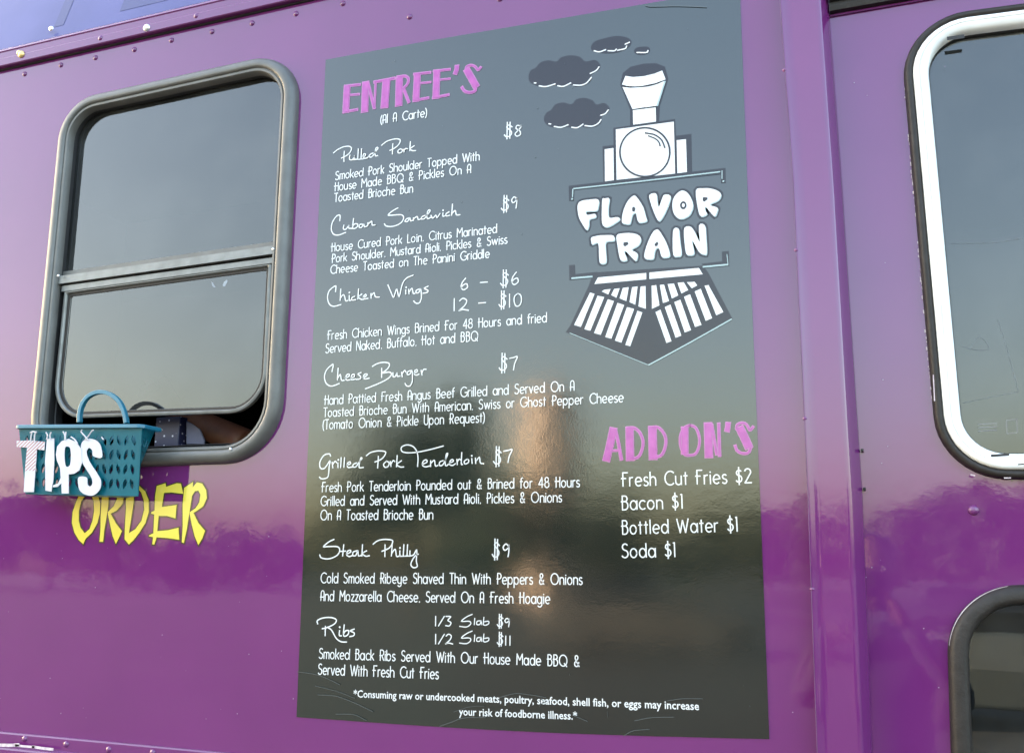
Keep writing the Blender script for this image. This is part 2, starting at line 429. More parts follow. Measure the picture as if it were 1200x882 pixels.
for p in ((1141, 597.5), (1300, 590)): rivet(*p, r=.0075)
rivet(25, 64, .0085, -.0150, M['brass'], 'screw', 'yellow brass screw head'); rivet(22, 62, .006, -.0150, M['brass'], 'screw')
rivet(118, 45, .0062, -.0135); rivet(172, 33, .0085, -.0145, M['zinc'], 'screw', 'bright white screw head')
rivet(60, 34, .0062, -.006, M['zinc'], 'screw'); rivet(230, 19, .006, -.0135)

# skirt: overlapping lower sheet and bottom rail
sA, sB = Vector(S(0, 856)), Vector(S(270, 881)); ss = (sB.y - sA.y) / (sB.x - sA.x)
def skz(x): return sA.y + (x - sA.x) * ss
mb = MB(); sweep(mb, XL, colL[3].x - .01, skz, [(-.0002, .0), (-.006, -.0005), (-.0068, -.003), (-.0068, -.20), (-.0002, -.20)]); mb.build('skirt_panel', M['purple'], truck)
mb = MB(); sweep(mb, XL, colL[3].x - .01, lambda x: skz(x) - .0235, [(-.0069, .0), (-.0145, -.003), (-.0155, -.006), (-.0155, -.17), (-.0069, -.17)]); mb.build('skirt_moulding', M['rail'], truck)
mb = MB()
for (a, b, w) in (((0, 872.5), (22, 872.0), 3.2), ((18, 872.6), (40, 874.6), 2.2), ((38, 874.2), (62, 877.4), 2.6)):
    ribbon(mb, tr([a, ((a[0] + b[0]) / 2, (a[1] + b[1]) / 2 + .4), b], None, -.016), w * mpp(20, 872), -.0161)
mb.build('painted_glare', M['chip_glare'], truck)  # white sun glare on the moulding, painted as pale ribbons
for p in ((29, 865), (77.5, 871.5), (127.5, 877.5), (179, 881)): rivet(*p, r=.0058, y=-.0068)

# corner column: flat raised face, rounded nose, right-hand bevel
mb = MB(); ys = None
def extend(L):
    a, b = L[0], L[1]; c, d = L[-2], L[-1]
    return [a + (a - b).normalized() * .6] + L + [d + (d - c).normalized() * .6]
Lc, Rc = extend(colL), extend(colR)
F1 = extend([Vector(S(961, 0, -.0305)), Vector(S(976.5, 220, -.0305)), Vector(S(997.5, 580, -.0305)), Vector(S(1011.5, 882, -.0305))])
rows = []
for i in range(len(Lc)):
    l, r, f = Lc[i], Rc[i], F1[i]
    rows.append([(l.x, .0, l.y), (l.x + .0005, -.026, l.y), (l.x + .0015, -.0282, l.y), (l.x + .0040, -.0285, l.y), (l.x + .005, -.0280, l.y),
                 (l.x + .02, -.0286, l.y), (f.x - .008, -.0305, f.y), (f.x - .002, -.0308, f.y), (f.x, -.030, f.y), (f.x + .0015, -.028, f.y), (r.x - .001, -.006, r.y), (r.x, 0.0, r.y)])
k = len(rows[0]); vs = [v for r_ in rows for v in r_]
mb.add(vs, [((i + 1) * k + j, (i + 1) * k + j + 1, i * k + j + 1, i * k + j) for i in range(len(rows) - 1) for j in range(k - 1)])
colo = mb.build('corner_column', M['purple2'], truck, smooth=True)
es = colo.modifiers.new('split', 'EDGE_SPLIT'); es.split_angle = R(38)
mb = MB()
for i in range(3):
    a, b = colL[i], colL[i + 1]
    mb.tube([(a.x + .001, -.0283, a.y), (b.x + .001, -.0283, b.y)], .0005, 6)
mb.build('worn_column_edge', M['worn'], truck)
for p in ((919.5, 82), (933.5, 293), (943.5, 490), (952, 690)): rivet(*p, r=.0035, y=-.027, name='rivet')
mb = MB(); pa, pb = S(1011, 520), S(1011.5, 534)
for q in ((1010.5, 528), (1013, 573)):
    c = S(*q); mb = MB(); mb.box((c[0] - .002, -.006, c[1] - .0025), (c[0] + .002, .002, c[1] + .0025)); mb.build('sealant_lump', M['rubber'], truck, bevel=.001)

# dark gutter over the cab door
gA, gB = Vector(S(972, 19)), Vector(S(1098, -3)); gs = (gB.y - gA.y) / (gB.x - gA.x)
def gz(x): return gA.y + (x - gA.x) * gs
mb = MB(); sweep(mb, Rc[1].x + .0005, XR, gz, [(0, 0), (-.012, .002), (-.014, .010), (-.010, .012), (-.010, .018), (-.018, .020), (-.022, .034), (-.02, .07), (0, .075)])
mb.build('cab_gutter', M['rubber'], truck)
mb = MB(); sweep(mb, Rc[1].x + .0005, XR, gz, [(0, -.0035), (-.0035, -.003), (-.0035, .0), (0, .0001)]); mb.build('gutter_lip', M['purple2'], truck)

# ---- serving window
swin = MB()
ring(swin, QW, RW, [(-.001, .0), (.0, -.006), (.004, -.0155), (.010, -.0195), (.019, -.0200), (.0225, -.0180), (.0235, -.0150), (.0250, -.0150), (.0262, -.0170), (.030, -.0165), (.0325, -.012), (.0335, -.004), (.0335, .006)])
swo = swin.build('serving_window', M['aluminium'], truck, smooth=True)
es = swo.modifiers.new('split', 'EDGE_SPLIT'); es.split_angle = R(50)
mb = MB(); ring(mb, QW, RW, [(.0336, -.001), (.0336, .030), (.040, .030), (.040, .012), (.0385, .010)]); mb.build('inner_channel', M['dark'], swo)
# lines of the meeting rail and sash
def strip(mb, pa0, pa1, pb0, pb1, y, th=.006):      # four-cornered bar: top line pa0-pa1, bottom line pb0-pb1
    q = tr([pa0, pa1, pb1, pb0], None, y); poly(mb, q, y, thick=th)
IN = inset(QW, .0335)
def clipx(a, b, y, e=0.0):
    """extend the photo line a-b to both jambs of the opening"""
    A, B = Vector(S(*a, y)), Vector(S(*b, y))
    def hit(c, d):
        r = B - A; s = d - c; t = ((c - A).x * s.y - (c - A).y * s.x) / (r.x * s.y - r.y * s.x); return A + r * t
    return hit(IN[3], IN[0]) + Vector((e, 0)), hit(IN[2], IN[1]) - Vector((e, 0))
def bar(top, bot, y, th, mat, name, e=0.0):
    mb = MB(); a, b = clipx(*top, y, e); c, d = clipx(*bot, y, e); poly(mb, [a, b, d, c], y, thick=th)
    return mb.build(name, mat, swo, bevel=.0008)
TOPL = [((80, 317.5), (317, 283.5)), ((80, 322.0), (317, 288.2)), ((80, 331.0), (317, 297.6)), ((84, 333.6), (317, 302.0)), ((84, 340), (317, 308.4)), ((84, 342), (317, 311))]
bar(TOPL[0], TOPL[1], .002, .01, M['aluminium'], 'rail_gasket')
bar(TOPL[1], TOPL[2], -.008, .012, M['steel'], 'meeting_rail')
bar(TOPL[2], TOPL[3], .006, .004, M['dark'], 'sash_gap', .002)
bar(TOPL[3], TOPL[4], -.002, .010, M['steel'], 'sash_top_rail', .004)
bar(TOPL[4], TOPL[5], .004, .004, M['rubber'], 'sash_gasket', .004)
# panes
q = IN; mid_l, mid_r = clipx(*TOPL[1], .008)
up_in = rounded(inset(QW, .0345), [.062, .066, .08, .08])
up = [p for p in up_in if p.y > (mid_l.y + (p.x - mid_l.x) * (mid_r.y - mid_l.y) / (mid_r.x - mid_l.x))]
# order: rounded() starts at the top-left corner and goes clockwise
mb = MB(); poly(mb, up + [mid_r, mid_l], .008, thick=.004); mb.build('upper_pane', M['glass'], swo)
lt_l, lt_r = clipx(*TOPL[4], .006, .009)
SQ = [lt_l, lt_r] + [None, None]
bl = Vector(S(66, 491, .006)); br_ = Vector(S(306.5, 483, .006))
dirb = (br_ - bl)
def hit(A, r, c, d):
    s = d - c; t = ((c - A).x * s.y - (c - A).y * s.x) / (r.x * s.y - r.y * s.x); return A + r * t
b_r = hit(bl, dirb, IN[2], IN[1]) - Vector((.007, 0)); b_l = hit(bl, dirb, IN[3], IN[0]) + Vector((.007, 0))
SQ = [lt_l, lt_r, b_r, b_l]
sashR = [.004, .004, .075, .075]
mb = MB(); ring(mb, SQ, sashR, [(.0, .010), (.0, .001), (.0015, .000), (.0055, .000), (.007, .0015), (.0075, .005), (.0125, .0055), (.0135, .0075)])
sash = mb.build('sash_frame', M['steel'], swo, smooth=True); es = sash.modifiers.new('split', 'EDGE_SPLIT'); es.split_angle = R(40)
mb = MB(); ring(mb, SQ, sashR, [(.0076, .0048), (.0125, .0050), (.0134, .0076)]); mb.build('sash_rubber', M['rubber'], sash)
mb = MB(); poly(mb, rounded(inset(SQ, .012), [.004, .004, .063, .063]), .0078, thick=.004); mb.build('lower_pane', M['glass'], swo)
rivet(320, 292, .003, -.0165, M['zinc'], 'screw'); rivet(68.5, 323, .003, -.0165, M['zinc'], 'screw'); rivet(270, 526, .003, -.020, M['zinc'], 'screw')
# reflection of a sticker, painted as pale shapes on the lower pane
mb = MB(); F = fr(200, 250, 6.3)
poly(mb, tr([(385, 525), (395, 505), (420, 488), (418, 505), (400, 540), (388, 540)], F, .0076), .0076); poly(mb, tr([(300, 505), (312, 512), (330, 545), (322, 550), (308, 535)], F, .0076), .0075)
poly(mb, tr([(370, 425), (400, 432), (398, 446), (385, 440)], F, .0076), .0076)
mb.build('sticker_reflection', plain('pale_reflection', (.30, .33, .38), .6), swo)

# ---- cab door window
dw = MB(); ring(dw, QD, RD, [(-.001, .0), (.0, -.008), (.002, -.0125), (.006, -.0145), (.011, -.013), (.0125, -.009)])
dwo = dw.build('door_window', M['rubber'], truck, smooth=True)
mb = MB(); ring(mb, QD, RD, [(.0118, -.002), (.0125, -.0125), (.015, -.0160), (.0185, -.0172), (.0205, -.0170), (.0213, -.0148), (.0223, -.0148), (.0231, -.0166), (.031, -.0150), (.0345, -.0110), (.036, -.0020), (.036, .008)])
o = mb.build('metal_trim', M['chrome'], dwo, smooth=True); es = o.modifiers.new('split', 'EDGE_SPLIT'); es.split_angle = R(45)
mb = MB(); ring(mb, QD, RD, [(.0358, .001), (.0368, .0012), (.0375, .004), (.0375, .006)]); mb.build('glazing_seal', M['dark'], dwo)
mb = MB(); poly(mb, rounded(inset(QD, .0365), [.058] * 4), .006, thick=.004); mb.build('door_pane', M['glass'], dwo)
mb = MB()
for a, b, w in (((1111, 45.5), (1129, 43.0), 4.6), ((1162, 533.6), (1182, 532.4), 2.8), ((1193, 544), (1200, 543.5), 1.4)):
    mb = MB(); ribbon(mb, tr([a, b], None, -.017), w * mpp(*a), -.0176); mb.build('trim_clip', M['dark'], dwo)
mb = MB(); rnd = random.Random(3)
def chips(mb, q, rads, ranges, dn, wd, y):
    loop = rounded(inset(q, dn), [r - dn for r in rads], 24)
    n = len(loop)
    for a, b in ranges:
        t = a
        while t < b:
            i = int(t * n) % n; j = (i + 1) % n; p = loop[i].lerp(loop[j], rnd.random()); d = (loop[j] - loop[i])
            if d.length > 1e-6:
                d.normalize(); L = rnd.uniform(.001, .007); ribbon(mb, [(p.x, p.y), (p.x + d.x * L, p.y + d.y * L)], wd * rnd.uniform(.5, 1.4), y)
            t += rnd.uniform(.002, .010)
# worn paint around the gasket, along its left side
loopL = [inset(QD, 0)[3], inset(QD, 0)[0]]
for k in range(60):
    t = rnd.random(); a = S(1060, 96); b = S(1093.8, 478)
    x = a[0] + (b[0] - a[0]) * t + rnd.uniform(-.0022, .0002); z = a[1] + (b[1] - a[1]) * t; L = rnd.uniform(.001, .006)
    ribbon(mb, [(x, z), (x + .0002, z - L)], rnd.uniform(.0006, .0020), -.0012)
for (a, b, w) in (((1137.5, 556.2), (1142, 557.3), 1.6), ((1176.5, 560), (1184, 560), 1.3), ((1093.5, 440), (1095, 470), 1.2)):
    ribbon(mb, tr([a, b], None, -.009), w * mpp(*a), -.0126 if a[1] > 500 else -.0135)
tag(mb.build('chipped_paint', M['chip_glare'], dwo), kind='stuff')
# faint sticker print low on the pane and marks
mb = MB(); F = fr(900, 220, 2.32)
for row in range(3):
    ribbon(mb, tr([(572, 643 + row * 9), (622, 640 + row * 9)], F, .0056), .0016, .0056)
b0 = tr([(648, 632), (676, 629), (678, 665), (650, 668)], F, .0056); ribbon(mb, b0, .0012, .0056, closed=True)
mb.build('sticker_print', plain('faded_sticker_print', (.20, .19, .18), .7), dwo)
mb = MB()
for pts in ([(525, 430), (560, 440), (600, 438), (575, 405), (545, 440)], [(625, 360), (650, 440), (680, 550)], [(530, 585), (600, 570), (680, 555)], [(500, 152), (600, 150), (690, 138)]):
    ribbon(mb, cr(tr(pts, F, .0056), 5), .0006, .00555)
tag(mb.build('finger_mark', plain('greasy_mark', (.14, .15, .155), .6), dwo), kind='stuff')

# ---- lower cab window
lw = MB(); ring(lw, QL, RL, [(-.001, .0), (.0, -.008), (.003, -.013), (.008, -.0155), (.018, -.0165), (.023, -.0150), (.025, -.010), (.026, -.002), (.0275, .006)])
lwo = lw.build('lower_window', M['rubber'], truck, smooth=True)
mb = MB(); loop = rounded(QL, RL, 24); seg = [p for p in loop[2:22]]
ribbon(mb, [(p.x, p.y) for p in seg], .0012, -.0094, taper=lambda t: .3 + .7 * math.sin(math.pi * t)); mb.build('gasket_painted_highlight', M['chip_glare'], lwo)  # tapered pale ribbon painted as a highlight round the gasket corner
mb = MB(); poly(mb, rounded(inset(QL, .0268), [.07] * 4), .004, thick=.004); mb.build('lower_pane', M['glass_clear'], lwo)

# ---- ORDER lettering painted under the serving window
FO = fr(80, 560, 7.0588)
O_out = [(110, 105), (72, 190), (40, 280), (34, 370), (55, 450), (90, 510), (128, 545), (138, 520), (150, 498), (200, 450), (245, 370), (265, 290), (268, 210), (250, 140), (200, 90), (150, 78)]
O_in = [(160, 125), (112, 190), (92, 270), (90, 350), (105, 410), (140, 455), (180, 420), (205, 350), (218, 270), (215, 190), (195, 140)]
order = {
 'O': [(O_out, [O_in])],
 'R': [([(285, 120), (340, 108), (335, 230), (318, 340), (302, 430), (292, 525), (262, 525), (270, 430), (272, 300)], []),
       ([(340, 130), (372, 92), (440, 82), (466, 140), (455, 210), (405, 268), (338, 302), (330, 282), (382, 230), (408, 170), (400, 128), (372, 125), (342, 160)], []),
       ([(332, 292), (352, 286), (372, 325), (400, 375), (448, 438), (425, 490), (398, 543), (372, 480), (350, 380)], [])],
 'D': [([(480, 105), (545, 95), (545, 200), (525, 330), (505, 455), (560, 420), (610, 350), (632, 262), (630, 190), (608, 120), (572, 78), (588, 60), (640, 110), (668, 180), (670, 280), (642, 370), (592, 450), (540, 515), (505, 548), (470, 505), (472, 420), (482, 250)], [])],
 'E': [([(735, 65), (808, 42), (812, 72), (900, 42), (935, 45), (955, 130), (860, 118), (795, 122), (778, 238), (900, 222), (890, 332), (820, 312), (752, 312), (740, 438), (830, 430), (915, 410), (922, 508), (830, 495), (735, 488), (715, 548), (698, 546), (705, 488), (672, 480), (672, 472), (708, 455), (715, 300), (690, 292), (690, 283), (718, 268), (722, 150)], [])],
 'R2': [([(962, 80), (1035, 32), (1032, 120), (1005, 290), (985, 420), (960, 535), (943, 530), (950, 400), (950, 220)], []),
        ([(1022, 90), (1068, 35), (1112, 45), (1145, 100), (1150, 165), (1120, 232), (1060, 275), (1012, 298), (1008, 282), (1058, 248), (1088, 200), (1097, 135), (1080, 103), (1052, 108), (1025, 150)], []),
        ([(1008, 292), (1038, 284), (1080, 370), (1135, 435), (1112, 500), (1080, 552), (1050, 480), (1025, 380)], [])],
}
for ch, polys in order.items():
    mo = MB(); k = 0
    for out, holes in polys:
        k += 1; sm = tr(out, FO)
        for lp in [out] + holes: ribbon(mo, tr(lp, FO), .0052, -.0006 - .00007 * k, closed=True)
    ol = mo.build('letter_outline', M['olive'], truck)
    my = MB(); k = 0
    for out, holes in polys:
        k += 1; poly(my, tr(out, FO), -.0012 - .00009 * k, [tr(h, FO) for h in holes])
    o = my.build('painted_letter', M['yellow'], truck); o['label'] = 'yellow painted letter %s of the word ORDER' % ch[0]

# ------------------------------------------------------------------ stroke alphabet (cap height 1)
def A(cx, cy, rx, ry, a0, a1, n=None):
    n = n or max(4, int(abs(a1 - a0) / 22)); return [(cx + rx * math.cos(R(a0 + (a1 - a0) * i / n)), cy + ry * math.sin(R(a0 + (a1 - a0) * i / n))) for i in range(n + 1)]
X = .64; r_ = .235; ry_ = X / 2
def circ(w=r_): return A(w, ry_, w, ry_, 0, 360, 16)
G = {
 'a': (.50, [circ(), [(.49, 0), (.49, X)]]), 'b': (.50, [circ(), [(.0, 0), (.0, 1)]]), 'c': (.42, [A(.25, ry_, .25, ry_, 48, 312)]),
 'd': (.50, [circ(), [(.49, 0), (.49, 1)]]), 'e': (.49, [[(.03, .30), (.48, .34)] + A(.25, ry_, .24, ry_, 5, 310)]),
 'f': (.27, [[(.08, 0), (.08, .80)] + A(.24, .80, .16, .19, 180, 80), [(-.03, X), (.25, X)]]),
 'g': (.50, [circ(), [(.49, X), (.49, -.08)] + A(.26, -.08, .23, .22, 0, -150)]),
 'h': (.44, [[(0, 0), (0, 1)], A(.21, X - .22, .21, .22, 175, 0) + [(.42, 0)]]), 'i': (.06, [[(.02, 0), (.02, X)], [(.02, .84), (.021, .84)]]),
 'k': (.38, [[(0, 0), (0, 1)], [(.36, X), (.02, .27), (.12, .34), (.38, 0)]]), 'l': (.06, [[(.02, 0), (.02, 1)]]),
 'm': (.66, [[(0, 0), (0, X)], A(.16, X - .17, .16, .17, 175, 0) + [(.32, 0)], A(.48, X - .17, .16, .17, 175, 0) + [(.64, 0)]]),
 'n': (.44, [[(0, 0), (0, X)], A(.21, X - .22, .21, .22, 175, 0) + [(.42, 0)]]), 'o': (.50, [circ()]),
 'p': (.50, [circ(), [(.0, X), (.0, -.32)]]), 'q': (.50, [circ(), [(.49, X), (.49, -.32)]]),
 'r': (.26, [[(0, 0), (0, X)], A(.20, X - .22, .20, .22, 178, 75)]),
 's': (.32, [A(.17, X - .155, .15, .155, 35, 250, 8) + A(.16, .16, .165, .16, 85, -150, 8)]),
 't': (.26, [[(.12, 0), (.12, .88)], [(-.01, X), (.26, X)]]), 'u': (.44, [[(0, X), (0, .22)] + A(.21, .22, .21, .22, 180, 360) + [(.42, X)], [(.42, .3), (.42, 0)]]),
 'v': (.40, [[(0, X), (.2, 0), (.40, X)]]), 'w': (.70, [[(0, X), (.18, 0), (.35, X * .95), (.52, 0), (.70, X)]]),
 'y': (.44, [[(0, X), (0, .22)] + A(.21, .22, .21, .22, 180, 360), [(.42, X), (.42, -.08)] + A(.21, -.08, .21, .22, 0, -150)]),
 'z': (.36, [[(.0, X), (.35, X), (.0, 0), (.37, 0)]]),
 'A': (.42, [[(.02, 0), (.02, .72)] + A(.21, .72, .19, .27, 180, 0) + [(.40, 0)], [(-.06, .36), (.40, .36)]]),
 'B': (.46, [[(.04, 0), (.04, 1), (.2, 1)] + A(.22, .80, .18, .20, 90, -90, 8) + [(-.05, .60)], [(.2, .60)] + A(.22, .30, .23, .30, 90, -90, 8) + [(.04, 0)]]),
 'C': (.66, [A(.42, .5, .40, .50, 48, 312, 16)]), 'F': (.42, [[(.06, 0), (.06, 1), (.44, 1)], [(-.06, .58), (.30, .58)]]),
 'G': (.74, [A(.42, .5, .40, .50, 48, 350, 16) + [(.82, .44), (.50, .44)]]), 'H': (.48, [[(.05, 0), (.05, 1)], [(.46, 0), (.46, 1)], [(-.08, .58), (.46, .58)]]),
 'L': (.36, [[(.02, 1), (.02, 0), (.36, 0)]]), 'M': (.64, [[(0, 0), (.03, 1), (.32, .42), (.61, 1), (.64, 0)]]),
 'N': (.50, [[(.02, 0), (.02, 1), (.46, 0), (.46, 1)]]), 'O': (.84, [A(.42, .5, .40, .50, 0, 360, 20)]),
 'P': (.44, [[(.05, 0), (.05, 1), (.22, 1)] + A(.22, .74, .22, .26, 90, -90, 8) + [(-.05, .48)]]),
 'Q': (.84, [A(.42, .5, .40, .50, 0, 360, 20), [(.52, .26), (.80, -.04)]]),
 'R': (.44, [[(.05, 0), (.05, 1), (.22, 1)] + A(.22, .74, .20, .26, 90, -90, 8) + [(-.05, .48)], [(.20, .48), (.44, 0)]]),
 'S': (.46, [A(.25, .77, .20, .225, 35, 255, 9) + A(.22, .27, .235, .27, 78, -150, 9)]), 'T': (.46, [[(.23, 0), (.23, 1)], [(0, 1), (.46, 1)]]),
 'U': (.50, [[(.02, 1), (.02, .26)] + A(.25, .26, .23, .26, 180, 360) + [(.48, 1)]]), 'W': (.86, [[(0, 1), (.23, 0), (.43, .9), (.63, 0), (.86, 1)]]),
 '&': (.52, [[(.50, 0), (.12, .62)] + A(.24, .80, .15, .18, 200, -40, 8) + [(.06, .36)] + A(.22, .20, .19, .20, 150, 300, 6) + [(.48, .38)]]),
 '(': (.16, [A(.36, .42, .34, .66, 122, 238, 8)]), ')': (.16, [A(-.20, .42, .34, .66, 58, -58, 8)]),
 '.': (.08, [[(.04, .02), (.041, .02)]]), ',': (.08, [[(.05, .05), (.04, -.03)]]), '-': (.3, [[(0, .4), (.28, .4)]]),
 '1': (.14, [[(0, .98), (.08, 1), (.08, 0)]]), '2': (.50, [A(.24, .76, .22, .24, 160, -20, 7) + [(.02, 0), (.50, 0)]]),
 '4': (.50, [[(.36, 0), (.36, 1), (.0, .30), (.50, .30)]]), '8': (.48, [A(.24, .76, .19, .23, 0, 360, 14), A(.24, .27, .24, .27, 0, 360, 14)]),
 '$': (.46, [A(.24, .72, .18, .19, 35, 255, 9) + A(.22, .30, .21, .24, 78, -150, 9), [(.23, -.12), (.23, 1.12)]]),
 '3': (.44, [A(.2, .76, .19, .22, 140, -80, 7) + A(.2, .27, .23, .27, 82, -140, 8)]), '6': (.48, [[(.34, 1), (.05, .42)] + A(.24, .28, .22, .28, 150, -210, 14)]),
 '7': (.44, [[(0, 1), (.44, 1), (.14, 0)]]), '9': (.46, [A(.22, .68, .2, .3, 0, 360, 14), [(.42, .7), (.36, 0)]]), '0': (.5, [A(.24, .5, .23, .5, 0, 360, 16)]),
}
def lay(text, gap=.15, space=.58):
    x = 0; out = []
    for i, c in enumerate(text):
        if c == ' ': x += space; continue
        w, st = G[c]
        for s in st: out.append([(x + p[0], p[1]) for p in s])
        x += w + gap
    return out, x - gap
def split_sharp(pts, lim=48):
    out = [[pts[0]]]
    for i in range(1, len(pts)):
        out[-1].append(pts[i])
        if i < len(pts) - 1:
            a = Vector(pts[i]) - Vector(pts[i - 1]); b = Vector(pts[i + 1]) - Vector(pts[i])
            if a.length > 1e-6 and b.length > 1e-6 and math.degrees(a.angle(b)) > lim: out.append([pts[i]])
    return out
def printed_line(name, text, a, b, cap, wpx, parent, label=None, mat='white', gap=.15, space=.58):
    """text laid along the side between two baseline points; cap = cap height in photo pixels"""
    P0, P1 = Vector(S(*a, Y_MENU)), Vector(S(*b, Y_MENU))
    m = mpp((a[0] + b[0]) / 2, (a[1] + b[1]) / 2); H = cap * m; strokes, W = lay(text, gap, space)
    u = (P1 - P0) / W; v = Vector((-u.y, u.x)).normalized() * H
    mb = MB()
    strokes = [q for s in strokes for q in split_sharp(s)]
    for i, s in enumerate(strokes):
        ribbon(mb, [P0 + u * p[0] + v * p[1] for p in s], wpx * m, LAY(1 + i % 6))
    o = mb.build(name, M[mat], parent)
    if label: o['label'] = label
    return o

# ------------------------------------------------------------------ the menu
menu = empty('menu_sign', tuple(unp(625, 850, 0)), 'tall glossy black menu with white print, pink headings and a train logo', 'menu sign')
edge_t = [(382, 70.5), (500, 48.8), (625, 27.6), (793, -1), (867, -13)]
edge_r = [(879, 300), (893, 640), (901.5, 865.3)]
edge_b = [(770, 862), (640, 857.5), (500, 850), (347.8, 839.5)]
edge_l = [(357, 620), (370, 330)]
outline = cr([], 1) if False else (cr(tr(edge_t), 4) + cr(tr(edge_r), 4) + cr(tr(edge_b), 4) + cr(tr(edge_l), 4))
mb = MB(); poly(mb, outline, Y_MENU, thick=.0008); mb.build('vinyl_panel', M['menu'], menu)

W_D = 1.12
D = lambda t, a, b, c=9.8, w=W_D: printed_line('description_line', t, a, b, c, w, menu, 'white printed line reading "%s"' % t)
D('(Al A Carte)', (446, 145.5), (500.5, 137), 10)
D('Smoked Pork Shoulder Topped With', (393.2, 211.2), (562, 188))
D('House Made BBQ & Pickles On A', (392.5, 224.2), (552, 202.8))
D('Toasted Brioche Bun', (392, 237), (484, 225.7))
D('House Cured Pork Loin, Citrus Marinated', (388.7, 295), (582.5, 273))
D('Pork Shoulder, Mustard Aioli, Pickles & Swiss', (389.2, 308), (594.5, 285.5))
D('Cheese Toasted on The Panini Griddle', (387.5, 321), (573.7, 302))
D('Fresh Chicken Wings Brined For 48 Hours and fried', (384.2, 398.2), (641, 377.5), 10.6)
D('Served Naked, Buffalo, Hot and BBQ', (381.7, 413.7), (560.5, 399.2), 10.6)
D('Hand Pattied Fresh Angus Beef Grilled and Served On A', (380.7, 474.3), (673.3, 457.6), 11)
D('Toasted Brioche Bun With American, Swiss or Ghost Pepper Cheese', (379.3, 488.6), (730.7, 471), 11)
D('(Tomato Onion & Pickle Upon Request)', (378.3, 503), (568.3, 494.5), 11)
D('Fresh Pork Tenderloin Pounded out & Brined for 48 Hours', (377.3, 576.2), (679.3, 570.3), 11.2, 1.18)
D('Grilled and Served With Mustard Aioli, Pickles & Onions', (376, 592.4), (658.3, 588), 11.2, 1.18)
D('On A Toasted Brioche Bun', (375.7, 609), (507.5, 608.2), 11.2, 1.18)
D('Cold Smoked Ribeye Shaved Thin With Peppers & Onions', (376, 682.6), (682.5, 684.6), 11.8, 1.24)
D('And Mozzarella Cheese, Served On A Fresh Hoagie', (376, 703.4), (644.6, 707), 11.8, 1.24)
D('Smoked Back Ribs Served With Our House Made BBQ &', (374, 771), (679, 780.5), 11.8, 1.24)
D('Served With Fresh Cut Fries', (373, 789.6), (514, 795), 11.8, 1.24)
AD = lambda t, a, b: printed_line('add_on_line', t, a, b, 16.2, 1.55, menu, 'white printed line reading "%s"' % t, gap=.17, space=.50)
AD('Fresh Cut Fries $2', (729.3, 569.7), (881, 565.3)); AD('Bacon $1', (729, 597.2), (800.5, 595.3))
AD('Bottled Water $1', (729.3, 625.7), (865, 622.2)); AD('Soda $1', (729, 653.2), (792, 652))

# the health notice: bold upright sans from the built-in font
def builtin_line(text, a, b, cap, name, label, bold=.035):
    cu = bpy.data.curves.new(name, 'FONT'); cu.body = text; cu.size = 1.0; cu.offset = bold * .4; cu.resolution_u = 2
    ob = bpy.data.objects.new(name + '_tmp', cu); COL.objects.link(ob)
    dg = bpy.context.evaluated_depsgraph_get(); me = bpy.data.meshes.new_from_object(ob.evaluated_get(dg))
    bpy.data.objects.remove(ob); bpy.data.curves.remove(cu)
    x0 = min(v.co.x for v in me.vertices); x1 = max(v.co.x for v in me.vertices)
    P0, P1 = Vector(S(*a, Y_MENU)), Vector(S(*b, Y_MENU)); m = mpp((a[0] + b[0]) / 2, (a[1] + b[1]) / 2)
    u = (P1 - P0) / (x1 - x0); v = Vector((-u.y, u.x)).normalized() * (cap * m / .70)
    mb = MB(); mb.add([(P0.x + u.x * (q.co.x - x0) + v.x * q.co.y, LAY(2), P0.y + u.y * (q.co.x - x0) + v.y * q.co.y) for q in me.vertices], [tuple(p.vertices) for p in me.polygons])
    bpy.data.meshes.remove(me); o = mb.build(name, M['white'], menu); o['label'] = label
builtin_line('*Consuming raw or undercooked meats, poultry, seafood, shell fish, or eggs may increase', (414.5, 816.3), (819.5, 831.3), 8.6, 'health_notice_line', 'bold white notice line about raw or undercooked meats')
builtin_line('your risk of foodborne illness.*', (538, 837.3), (676.5, 842.6), 8.6, 'health_notice_line', 'bold white notice line reading "your risk of foodborne illness.*"')

